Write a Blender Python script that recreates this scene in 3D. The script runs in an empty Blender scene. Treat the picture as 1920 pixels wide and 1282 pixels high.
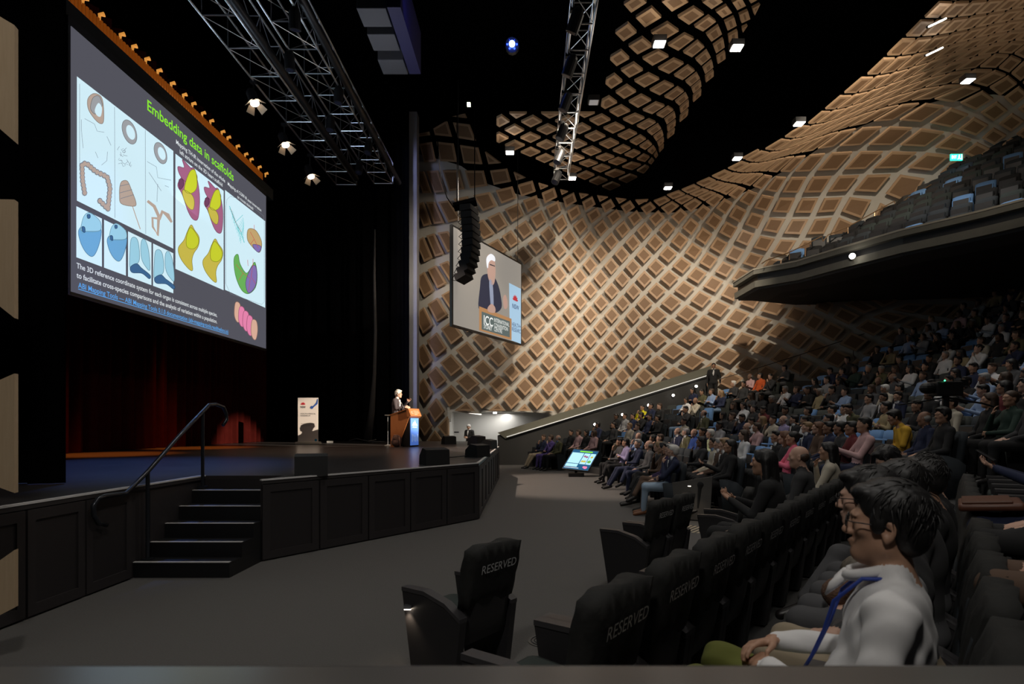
import bpy, bmesh, math, random
import numpy as np
from mathutils import Vector, Matrix
random.seed(7)
SC = bpy.context.scene
COL = SC.collection
# ------------------------------------------------------------------ camera
F, VX, HY, CH = 1067.0, 989.0, 797.0, 1.7      # focal length in pixels, vanishing point of +Y, horizon, eye height
cam = bpy.data.cameras.new('camera'); camo = bpy.data.objects.new('camera', cam); COL.objects.link(camo)
camo.location = (0, 0, CH); camo.rotation_euler = (math.pi/2, 0, 0)
cam.sensor_width = 36; cam.lens = F/1920*36
cam.shift_x = -(VX-960)/1920; cam.shift_y = (HY-641)/1920
cam.clip_start = .05; cam.clip_end = 200
cam.dof.use_dof = True; cam.dof.focus_distance = 9.0; cam.dof.aperture_fstop = 4.0
SC.camera = camo
# ------------------------------------------------------------------ world, exposure
w = bpy.data.worlds.new('world'); SC.world = w; w.use_nodes = True
w.node_tree.nodes['Background'].inputs[0].default_value = (.9, .93, 1, 1)
w.node_tree.nodes['Background'].inputs[1].default_value = .006
SC.view_settings.view_transform = 'Standard'; SC.view_settings.look = 'None'
SC.view_settings.exposure = 0; SC.view_settings.gamma = 1
SC.cycles.sample_clamp_indirect = 3; SC.cycles.max_bounces = 5
SC.cycles.caustics_reflective = False; SC.cycles.caustics_refractive = False
# ------------------------------------------------------------------ lights
def aim(o, tgt):
    d = Vector(tgt)-Vector(o.location); o.rotation_euler = d.to_track_quat('-Z', 'Y').to_euler()
def spot(name, loc, tgt, W, col, ang, blend=.6, rad=.1):
    l = bpy.data.lights.new(name, 'SPOT'); l.energy = W; l.color = col; l.spot_size = math.radians(ang)
    l.spot_blend = blend; l.shadow_soft_size = rad
    o = bpy.data.objects.new(name, l); COL.objects.link(o); o.location = loc; aim(o, tgt); return o
def area(name, loc, tgt, W, col, sx, sy):
    l = bpy.data.lights.new(name, 'AREA'); l.energy = W; l.color = col; l.shape = 'RECTANGLE'; l.size = sx; l.size_y = sy
    o = bpy.data.objects.new(name, l); COL.objects.link(o); o.location = loc; aim(o, tgt); return o
WARM = (1, .86, .68); WHITE = (1, .95, .88)
# wall washers hung just under the ceiling canopy
spot('wall_wash', (1.6, 15.6, 10.6), (-2.0, 25, 6.0), 2900, WARM, 74, .7, .12)
spot('wall_wash', (-2.6, 17.5, 10.4), (-3.4, 25, 4.6), 900, WARM, 66, .8, .15)
spot('wall_wash', (5.4, 15.6, 10.6), (5.2, 25, 4.6), 2700, WARM, 70, .7, .12)
spot('wall_wash', (9.4, 13.6, 11.4), (11.5, 22, 10.2), 1500, WARM, 76, .8, .12)
area('canopy_bounce_fill', (4.2, 13.5, 6.5), (3.0, 16.5, 11), 62, WARM, 3, 3)  # two unseen area fills added in place of bounce onto the canopy
area('canopy_bounce_fill', (10.2, 11.5, 8.6), (11.5, 17, 13), 62, WARM, 3, 2)
# stage
spot('stage_spot', (12, 10.8, 7.75), (-4.35, 18.65, 2.42), 42000, (1, .84, .66), 8.4, .5, .03)
spot('stage_wash', (-7.2, 16.0, 10.5), (-5.2, 16.5, 1.0), 1500, (1, .62, .38), 60, .9)
spot('stage_wash', (-7.2, 13.0, 10.8), (-7.0, 9.4, 1.0), 4200, (.12, .28, 1), 40, .9)
spot('curtain_wash', (-9.9, 12.6, 10.3), (-9.9, 13.4, 1.0), 9000, (1, .24, .03), 22, .9)
spot('curtain_wash', (-9.9, 16.5, 10.3), (-9.9, 17.3, 1.0), 9000, (1, .24, .03), 22, .9)
pg = area('pillar_fill', (-5.3, 22.4, 8), (-5.0, 24.6, 8), 13, (.5, .55, 1), .3, 11); pg.data.spread = math.radians(42)  # narrow bluish fill added to brighten the pillar, no fixture there
area('truss_fill', (-9.2, 14, 7.8), (-5.5, 14.5, 11.8), 170, (.62, .78, 1), 1.0, 7.0)  # unseen bluish area fill added to brighten the stage trusses
# house lights, dimmed, and two added fills
spot('house_and_fill', (-.2, -.3, 7.5), (-4.2, 4.4, 3.5), 420, WHITE, 70, .8, .25)  # out-of-frame fill added to light the pier panels
for x, y, e in ((2.6, .2, 60), (1.5, 6.0, 110), (6.0, 12.5, 115), (2.5, 19.5, 110), (11, 15.5, 90), (8.5, 8.0, 80), (-1.5, 9.5, 85)):
    spot('house_and_fill', (x, y, 11.3), (x, y, 0), e*3.9, WHITE, 105, .8, .25)
spot('stage_wash', (-6.5, 17.2, 10.6), (1.4, 16.6, 0), 5200, (1, .80, .66), 34, .5, .05)
spot('house_and_fill', (-1.2, -1.6, 6.5), (1.0, 2.6, .8), 400, WHITE, 80, .9, .3)  # extra fill added behind the camera to brighten the near block
# ------------------------------------------------------------------ helpers
def U(px, py, Y): return Vector(((px-VX)/F*Y, Y, CH-(py-HY)/F*Y))
def on_x(px, py, X):
    Y = X*F/(px-VX); return U(px, py, Y)
def on_z(px, py, z):
    return U(px, py, (CH-z)*F/(py-HY))
MATS = {}
def mat(name, col, rough=.6, metal=0., emit=0., noise=0., scale=20., bump=0., spec=None, ecol=None):
    if name in MATS: return MATS[name]
    m = bpy.data.materials.new(name); m.use_nodes = True; nt = m.node_tree; b = nt.nodes['Principled BSDF']
    c = (*col, 1); b.inputs['Base Color'].default_value = c; m.diffuse_color = c
    b.inputs['Roughness'].default_value = rough; b.inputs['Metallic'].default_value = metal
    if spec is not None: b.inputs['Specular IOR Level'].default_value = spec
    if emit:
        b.inputs['Emission Color'].default_value = (*(ecol or col), 1); b.inputs['Emission Strength'].default_value = emit
    if noise or bump:
        t = nt.nodes.new('ShaderNodeTexNoise'); t.inputs['Scale'].default_value = scale; t.inputs['Detail'].default_value = 4
        tc = nt.nodes.new('ShaderNodeTexCoord'); nt.links.new(tc.outputs['Object'], t.inputs['Vector'])
        if noise:
            r = nt.nodes.new('ShaderNodeMix'); r.data_type = 'RGBA'
            r.inputs['A'].default_value = tuple(v*(1-noise) for v in col)+(1,)
            r.inputs['B'].default_value = tuple(min(1, v*(1+noise)) for v in col)+(1,)
            nt.links.new(t.outputs['Fac'], r.inputs['Factor']); nt.links.new(r.outputs['Result'], b.inputs['Base Color'])
        if bump:
            bp = nt.nodes.new('ShaderNodeBump'); bp.inputs['Strength'].default_value = bump; bp.inputs['Distance'].default_value = .01
            nt.links.new(t.outputs['Fac'], bp.inputs['Height']); nt.links.new(bp.outputs['Normal'], b.inputs['Normal'])
    MATS[name] = m; return m
def wood(name, c1, c2, scale=6, rough=.5, axis=2):
    if name in MATS: return MATS[name]
    m = mat(name, c1, rough); nt = m.node_tree; b = nt.nodes['Principled BSDF']
    tc = nt.nodes.new('ShaderNodeTexCoord'); mp = nt.nodes.new('ShaderNodeMapping'); t = nt.nodes.new('ShaderNodeTexNoise')
    s = [scale*5]*3; s[axis] = scale*.35; mp.inputs['Scale'].default_value = s; t.inputs['Detail'].default_value = 5
    r = nt.nodes.new('ShaderNodeMix'); r.data_type = 'RGBA'; r.inputs['A'].default_value = (*c1, 1); r.inputs['B'].default_value = (*c2, 1)
    nt.links.new(tc.outputs['Object'], mp.inputs['Vector']); nt.links.new(mp.outputs[0], t.inputs['Vector'])
    nt.links.new(t.outputs['Fac'], r.inputs['Factor']); nt.links.new(r.outputs['Result'], b.inputs['Base Color']); return m
def tag(o, label=None, cat=None, group=None, kind=None):
    if label: o['label'] = label
    if cat: o['category'] = cat
    if group: o['group'] = group
    if kind: o['kind'] = kind
    return o
def obj(name, data, m=None, parent=None, smooth=False, loc=None):
    """data: bmesh or (verts, faces[, material indices])"""
    me = bpy.data.meshes.new(name)
    if isinstance(data, bmesh.types.BMesh): data.to_mesh(me); data.free()
    else:
        me.from_pydata([tuple(v) for v in data[0]], [], [tuple(f) for f in data[1]])
        if len(data) > 2: me.polygons.foreach_set('material_index', list(data[2]))
    ms = m if isinstance(m, (list, tuple)) else [m]
    for q in ms: me.materials.append(q)
    if smooth: me.polygons.foreach_set('use_smooth', [True]*len(me.polygons))
    me.update()
    o = bpy.data.objects.new(name, me); COL.objects.link(o)
    if parent: o.parent = parent
    if loc: o.location = loc
    return o
def empty(name, loc=(0, 0, 0), rz=0.):
    o = bpy.data.objects.new(name, None); COL.objects.link(o); o.location = loc; o.rotation_euler = (0, 0, rz)
    o.empty_display_size = .1; return o
def struct(name, data, m, **k):
    o = obj(name, data, m, **k); o['kind'] = 'structure'; return o
def BM(): return bmesh.new()
def box(bm, c, s, rot=None, bev=0., taper=1.):
    """box centred at c with full size s"""
    r = bmesh.ops.create_cube(bm, size=1.0); vs = r['verts']
    for v in vs:
        t = taper if v.co.z > 0 else 1.
        v.co = Vector((v.co.x*s[0]*t, v.co.y*s[1]*t, v.co.z*s[2]))
    if bev:
        es = list({e for v in vs for e in v.link_edges})
        rb = bmesh.ops.bevel(bm, geom=es, offset=bev, segments=2, affect='EDGES', profile=.6)
        vs = list({v for f in rb['faces'] for v in f.verts} | {v for v in vs if v.is_valid})
    M = Matrix.Translation(Vector(c)) @ (rot.to_4x4() if rot else Matrix.Identity(4))
    for v in vs: v.co = M @ v.co
    return vs
def prism(bm, poly, a, b, f):
    """poly: 2D points; f(u,v,w) -> 3D; extruded for w from a to b"""
    A = [bm.verts.new(f(u, v, a)) for u, v in poly]; B = [bm.verts.new(f(u, v, b)) for u, v in poly]
    n = len(poly); bm.faces.new(A[::-1]); bm.faces.new(B)
    for i in range(n): bm.faces.new((A[i], A[(i+1) % n], B[(i+1) % n], B[i]))
def tube(bm, pts, r, n=8, cap=True):
    pts = [Vector(p) for p in pts]; rs = r if isinstance(r, (list, tuple)) else [r]*len(pts)
    rings = []; up = None
    for i, p in enumerate(pts):
        d = (pts[min(i+1, len(pts)-1)]-pts[max(i-1, 0)]).normalized()
        if up is None: up = Vector((0, 0, 1)) if abs(d.z) < .9 else Vector((1, 0, 0))
        x = d.cross(up)
        if x.length < 1e-5: x = d.orthogonal()
        x.normalize(); y = x.cross(d).normalized(); up = y
        rings.append([bm.verts.new(p+(x*math.cos(2*math.pi*k/n)+y*math.sin(2*math.pi*k/n))*rs[i]) for k in range(n)])
    for a, b in zip(rings, rings[1:]):
        for k in range(n): bm.faces.new((a[k], a[(k+1) % n], b[(k+1) % n], b[k]))
    if cap: bm.faces.new(rings[0][::-1]); bm.faces.new(rings[-1])
def ball(bm, c, r, seg=12, rings=8):
    v = bmesh.ops.create_uvsphere(bm, u_segments=seg, v_segments=rings, radius=1)['verts']
    rr = r if isinstance(r, (list, tuple)) else (r, r, r)
    for q in v: q.co = Vector((q.co.x*rr[0]+c[0], q.co.y*rr[1]+c[1], q.co.z*rr[2]+c[2]))
def cyl(bm, a, b, r, n=16): tube(bm, [a, b], r, n)
def tri_fix(bm): bmesh.ops.recalc_face_normals(bm, faces=bm.faces[:]); return bm
class Plane:
    """a flat surface in the room: origin o, right u, up v; p(a,b,lift) in metres, px(x,y,lift) by sight line"""
    def __init__(s, o, u, v): s.o = Vector(o); s.u = Vector(u).normalized(); s.v = Vector(v).normalized(); s.n = s.u.cross(s.v)
    def p(s, a, b, h=0.): return s.o+s.u*a+s.v*b+s.n*h
    def px(s, x, y, h=0.):
        d = Vector(((x-VX)/F, 1, -(y-HY)/F)); o = Vector((0, 0, CH)); t = (s.o-o).dot(s.n)/d.dot(s.n)
        return o+d*t+s.n*h
    def ab(s, x, y): q = s.px(x, y)-s.o; return q.dot(s.u), q.dot(s.v)
_TC = {}
def text_mesh(txt, bold=False):
    if (txt, bold) in _TC: return _TC[(txt, bold)]
    c = bpy.data.curves.new('t', 'FONT'); c.body = txt; c.size = 1; c.resolution_u = 3
    if bold: c.offset = .012
    o = bpy.data.objects.new('t', c); COL.objects.link(o)
    dg = bpy.context.evaluated_depsgraph_get(); me = bpy.data.meshes.new_from_object(o.evaluated_get(dg))
    vs = [(v.co.x, v.co.y) for v in me.vertices]; fs = [tuple(p.vertices) for p in me.polygons]
    bpy.data.objects.remove(o); bpy.data.curves.remove(c); bpy.data.meshes.remove(me)
    _TC[(txt, bold)] = (vs, fs); return vs, fs
def text_on(name, txt, pl, a, b, wid, hei, m, parent, lift=.01, bold=False):
    """lettering with its baseline start at (a,b) on plane pl, total width wid, capital height hei"""
    vs, fs = text_mesh(txt, bold); x0 = min(v[0] for v in vs); x1 = max(v[0] for v in vs); k = wid/(x1-x0); h = hei/.69
    return obj(name, ([pl.p(a+(v[0]-x0)*k, b+v[1]*h, lift) for v in vs], fs), m, parent)
def smooth_loop(pts, n=5):
    out = []; N = len(pts)
    for i in range(N):
        p0, p1, p2, p3 = (Vector(pts[(i+k-1) % N]) for k in range(4))
        for j in range(n):
            t = j/n
            out.append(.5*((2*p1)+(p2-p0)*t+(2*p0-5*p1+4*p2-p3)*t*t+(3*p1-p0-3*p2+p3)*t**3))
    return out
def shape_on(name, polys, f, m, parent):
    """flat polygons: each a list of 2D points, f maps a point to 3D"""
    vs, fs = [], []
    for P in polys: fs.append(range(len(vs), len(vs)+len(P))); vs += [f(*q) for q in P]
    return obj(name, (vs, fs), m, parent)
class RBF:
    def __init__(s, X, Yv, lam=0.):
        X = np.array(X, float); Yv = np.array(Yv, float); s.X = X; n = len(X)
        K = s.k(X, X)+lam*np.eye(n); P = np.c_[np.ones(n), X]
        A = np.block([[K, P], [P.T, np.zeros((3, 3))]]); b = np.r_[Yv, np.zeros((3,)+Yv.shape[1:])]
        s.w = np.linalg.lstsq(A, b, rcond=None)[0]
    def k(s, A, B):
        d = np.linalg.norm(A[:, None]-B[None], axis=2)+1e-9; return d*d*np.log(d)
    def __call__(s, *x):
        x = np.atleast_2d(np.array(x, float)); r = s.k(x, s.X)@s.w[:-3]+np.c_[np.ones(len(x)), x]@s.w[-3:]
        return r[0] if len(r) == 1 else r
def lerp_poly(P, x):
    for (a, b), (c, d) in zip(P, P[1:]):
        if x <= c: return b+(d-b)*(x-a)/(c-a)
    return P[-1][1]
def clip(poly, f):
    """Sutherland-Hodgman: keep f(p)>=0"""
    out = []
    for i in range(len(poly)):
        a, b = poly[i-1], poly[i]; fa, fb = f(*a), f(*b)
        if (fa >= 0) != (fb >= 0):
            t = fa/(fa-fb); out.append((a[0]+(b[0]-a[0])*t, a[1]+(b[1]-a[1])*t))
        if fb >= 0: out.append(b)
    return out
# materials shared by many things
BLACK = mat('black_cloth', (.0025, .0025, .003), 1, noise=.3, scale=3, spec=0)
BLACKM = mat('black_metal', (.012, .012, .013), .45)
CARPET = mat('carpet', (.105, .10, .095), .95, noise=.22, scale=90, bump=.3)
STAGEF = mat('stage_floor', (.045, .040, .040), .30, noise=.35, scale=2.2)
FASCIA = mat('stage_fascia', (.027, .023, .024), .6, noise=.1, scale=8)
PLASTER = mat('plaster', (.64, .61, .55), .8, noise=.05, scale=1.5)
CONC = mat('concrete', (.16, .155, .13), .8, noise=.15, scale=4)
PANEL_E = wood('timber_edge', (.50, .32, .19), (.57, .38, .235), 4)
PANEL_C = mat('perforated_timber', (.27, .158, .085), .6, noise=.12, scale=30)
CHROME = mat('aluminium', (.62, .64, .68), .3, .9)
WHITEM = mat('white_paint', (.78, .78, .76), .5)
# ------------------------------------------------------------------ the setting
SH = 1.015                                        # stage height
def ground(name, poly, z, m, th=.05, kind='structure'):
    bm = BM(); prism(bm, poly, z-th, z, lambda u, v, q: (u, v, q)); tri_fix(bm)
    o = obj(name, bm, m); o['kind'] = kind; return o
ground('floor', [(-14, -2), (24, -2), (24, 28), (-14, 28)], 0, CARPET, .2)
ground('ceiling', [(-16, -2), (26, -2), (26, 32), (-16, 32)], 17.2, BLACK, .2)
bm = BM(); box(bm, (-13.1, 14, 8.5), (.2, 34, 17)); struct('wall_stage_rear', bm, BLACK)
bm = BM(); box(bm, (5, 29.5, 8.5), (40, .2, 17)); struct('wall_far', bm, BLACK)
# stage block: outline in plan
A1, A2, A3, A4 = (-3.33, 7.1), (-.9, 10.3), (-.93, 18.2), (-2.2, 24.4)
stage_poly = [(-12.9, 4.3), (-4.4, 4.3), (-4.4, 7.74), (-3.33, 7.74), A1, A2, A3, A4, (-12.9, 24.4)]
bm = BM(); prism(bm, stage_poly, 0.001, SH-.05, lambda u, v, q: (u, v, q)); tri_fix(bm); struct('trim_stage_fascia', bm, FASCIA)
bm = BM(); prism(bm, [(x+(.02 if x > -12 else 0), y) for x, y in stage_poly], SH-.05, SH, lambda u, v, q: (u, v, q)); tri_fix(bm)
st = struct('floor_stage', bm, STAGEF)
# bright nosing strip along the stage edge
for k, (a, b) in enumerate((((-4.4, 4.3), (-4.4, 7.74)), (A1, A2), (A2, A3))):
    bm = BM(); A = Vector((*a, SH+.004)); B = Vector((*b, SH+.004)); d = (B-A).normalized(); n = Vector((d.y, -d.x, 0))
    prism(bm, [(0, -.02), ((B-A).length, -.02), ((B-A).length, .025), (0, .025)], -.012, .006, lambda u, v, q: A+d*u+n*v+Vector((0, 0, q)))
    tri_fix(bm); struct('trim_%d' % (k+1), bm, mat('nosing', (.75, .73, .72), .4))
# fascia panels: framed perforated metal grilles
perf = mat('perforated_metal', (.022, .019, .020), .55)
def perf_nodes(m, s):
    nt = m.node_tree; b = nt.nodes['Principled BSDF']; tc = nt.nodes.new('ShaderNodeTexCoord')
    v = nt.nodes.new('ShaderNodeTexVoronoi'); v.inputs['Scale'].default_value = s; v.inputs['Randomness'].default_value = 0
    r = nt.nodes.new('ShaderNodeValToRGB'); r.color_ramp.elements[0].position = .25; r.color_ramp.elements[1].position = .3
    c = b.inputs['Base Color'].default_value[:]; r.color_ramp.elements[0].color = (c[0]*.25, c[1]*.25, c[2]*.25, 1); r.color_ramp.elements[1].color = c
    nt.links.new(tc.outputs['Object'], v.inputs['Vector']); nt.links.new(v.outputs['Distance'], r.inputs['Fac']); nt.links.new(r.outputs['Color'], b.inputs['Base Color'])
perf_nodes(perf, 40)
def fascia(a, b, n, z0=.12, z1=.86, wide=.72):
    A, B = Vector((*a, 0)), Vector((*b, 0)); L = (B-A).length; d = (B-A)/L; nn = Vector((d.y, -d.x, 0))
    for i in range(n):
        c0, c1 = L*i/n, L*(i+1)/n; e = empty('stage_grille', A+d*((c0+c1)/2))
        e.rotation_euler = (0, 0, math.atan2(d.y, d.x))
        tag(e, None, 'grille', 'perforated grilles along the stage front'); hw = (c1-c0)/2
        f = lambda u, v, q: (u, -q, v)
        bm = BM()
        for (x0, x1, y0, y1) in ((-hw+.012, hw-.012, .02, z0), (-hw+.012, hw-.012, z1, .955), (-hw+.012, -hw*wide, z0, z1), (hw*wide, hw-.012, z0, z1)):
            prism(bm, [(x0, y0), (x1, y0), (x1, y1), (x0, y1)], .002, .03, f)
        tri_fix(bm); obj('frame', bm, FASCIA, e)
        bm = BM(); prism(bm, [(-hw*wide, z0), (hw*wide, z0), (hw*wide, z1), (-hw*wide, z1)], .002, .016, f); tri_fix(bm); obj('mesh_panel', bm, perf, e)
        GR.append(e)
GR = []
fascia((-4.4, 4.3), (-4.4, 6.3), 3); fascia(A1, A2, 5); fascia(A2, A3, 8, wide=.62)
for i, e in enumerate(GR):
    nm = ['first', 'second', 'third', 'fourth', 'fifth', 'sixth', 'seventh', 'eighth']
    if i < 3: e['label'] = 'dark perforated stage grille left of the steps, %s from the picture edge' % nm[i]
    elif i < 8: e['label'] = 'dark perforated grille in angled stage front, %s right of the steps' % nm[i-3]
    else: e['label'] = 'narrow dark grille in far stage side, %s past the stage corner' % nm[i-8]
# steps up to the stage
stp = empty('stage_steps', (-3.86, 6.34, 0)); tag(stp, 'black stage steps with pale nosings rising beside the handrail', 'steps')
for k in range(5):
    y = 6.34+.28*k; z = .169*(k+1)
    bm = BM(); prism(bm, [(-.53, y-6.34), (.54, y-6.34), (.54, 7.735-6.34), (-.53, 7.735-6.34)], z-.168, z, lambda u, v, q: (u, v, q)); tri_fix(bm)
    tr = obj('step', bm, mat('step_black', (.008, .008, .009), .5), stp)
    bm = BM(); box(bm, (0, y-6.34+.02, z+.003), (1.07, .045, .008)); obj('nosing', bm, mat('nosing_pale', (.55, .53, .52), .5), tr)
# handrail
hr = empty('handrail', (-4.36, 6.5, 0)); tag(hr, 'dark steel handrail with curled ends rising beside the stage steps', 'handrail')
def HP(px, py): p = on_x(px, py, -4.33); return p-Vector((-4.36, 6.5, 0))
bm = BM(); pts = [HP(200, 984), HP(185, 981), HP(176, 965), HP(175, 948), HP(183, 935), HP(197, 930), HP(236, 925), HP(277, 884), HP(333, 820), HP(392, 759), HP(405, 758), HP(419, 763), HP(424, 775), HP(425, 787), HP(418, 797)]
tube(bm, pts, .024, 10); obj('rail', bm, mat('rail_steel', (.05, .055, .065), .28, .7), hr, smooth=True)
for x, y0, y1 in ((277, 884, 1050), (380, 772, 914)):
    a = HP(x, y0); b = HP(x, y1)
    bm = BM(); cyl(bm, a, (a.x, a.y, max(b.z, .16)), .022, 10); box(bm, (a.x, a.y, b.z+.01), (.1, .1, .02))
    obj('post', bm, mat('rail_steel', (0, 0, 0)), hr)
# curtains
def curtain(name, a, b, z0, z1, amp, freq, m, seed=0):
    A, B = Vector((*a, 0)), Vector((*b, 0)); L = (B-A).length; d = (B-A)/L; n = Vector((-d.y, d.x, 0)); N = int(L*28)
    rnd = random.Random(seed); ph = 0; vs = []; fs = []
    for i in range(N+1):
        ph += freq*L/N*2*math.pi*rnd.uniform(.6, 1.4); o = amp*math.sin(ph)+amp*.4*math.sin(ph*2.3+1)
        p = A+d*(L*i/N)+n*o; vs += [p+Vector((0, 0, z0)), p+n*(o*.2)+Vector((0, 0, z1))]
    for i in range(N): fs.append((2*i, 2*i+2, 2*i+3, 2*i+1))
    return obj(name, (vs, fs), m, smooth=True)
RED = mat('red_velvet', (.045, .006, .005), 1, noise=.3, scale=5, spec=0)
tag(curtain('stage_curtain', (-11.4, 7.5), (-11.0, 24.2), SH+.01, 12.5, .10, 2.2, RED, 1), 'dark red pleated curtain hanging behind the big projection screen', 'curtain')
tag(curtain('black_drape', (-11.0, 23.9), (-5.0, 24.15), SH+.01, 15, .10, 1.6, BLACK, 2), 'black drape closing the stage side beside the speaker', 'curtain')
tag(curtain('leg_drape', (-9.4, 6.75), (-5.4, 6.6), SH+.01, 15, .06, 2.0, BLACK, 3), 'black leg drape left of the big projection screen', 'curtain')
bm = BM(); box(bm, (-6.9, 4.15, 7.6), (5, .2, 15.2)); struct('wall_proscenium', bm, BLACK)
# bunched tail of drape hanging at the back
bm = BM(); P = [(703, 430), (702, 520), (704, 620), (702, 700), (697, 770), (688, 833)]
tube(bm, [U(x, y, 22.6) for x, y in P], [.03, .05, .06, .07, .12, .17], 7); tag(obj('drape_tail', bm, mat('grey_drape', (.05, .045, .045), .9), smooth=True), 'bunched grey drape tail hanging at the back of the stage', 'drape')
# pale pillar at the end of the patterned wall
bm = BM(); box(bm, (-4.97, 24.75, 7.6), (.42, .5, 15.2)); struct('trim_pillar', bm, mat('pillar_paint', (.30, .30, .32), .6))


# ------------------------------------------------------------------ patterned side wall
L1 = {(0,0):(1050,561),(0,-2):(1050,608.4),(0,-4):(1050,656.5),(0,-6):(1050,703.5),(0,-8):(1050,750.4),(1,1):(1069,540.7),(1,-1):(1069,586.6),(1,-3):(1069,633),(1,-5):(1069,679.4),(1,-7):(1069,726.4),
(2,0):(1088,564.8),(2,-2):(1088,611.3),(2,-4):(1088,657.6),(2,-6):(1088,704.5),(2,-8):(1088,751.5),(3,1):(1107,544),(3,-3):(1107,636),(3,-7):(1107,727),(4,0):(1127,567),(4,-4):(1127,658.7),(5,1):(1147,545.8),(5,-3):(1147,636.4),(5,-7):(1147,727.5),
(6,0):(1168,567.6),(6,-4):(1168,658.7),(7,1):(1188,546.2),(7,-3):(1188,636.8),(7,-5):(1188,682),(8,0):(1208,569),(8,-2):(1208,614),(8,-4):(1208,659.8),(8,-6):(1208,704.5),(9,1):(1231,545),(9,-3):(1231,635.3),(9,-5):(1231,681.6),
(10,0):(1258.4,567),(10,-2):(1260.6,613.5),(10,-4):(1262.8,658.7),(10,-6):(1263.9,703.5),(11,1):(1283.5,541.8),(11,-1):(1289,586.6),(11,-3):(1293.3,632.5),(11,-5):(1297.7,677.2),(12,0):(1314,561.5),(12,-2):(1321.7,606.3),(12,-4):(1328.3,651),
(13,1):(1338,531),(13,-1):(1348,578),(13,-3):(1356.7,623.7),(13,-5):(1367.6,667.4),(14,0):(1370.9,548.4),(14,-2):(1384,594),(14,-4):(1394.9,638),(15,1):(1388.5,516),(15,-3):(1420,606)}
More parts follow.
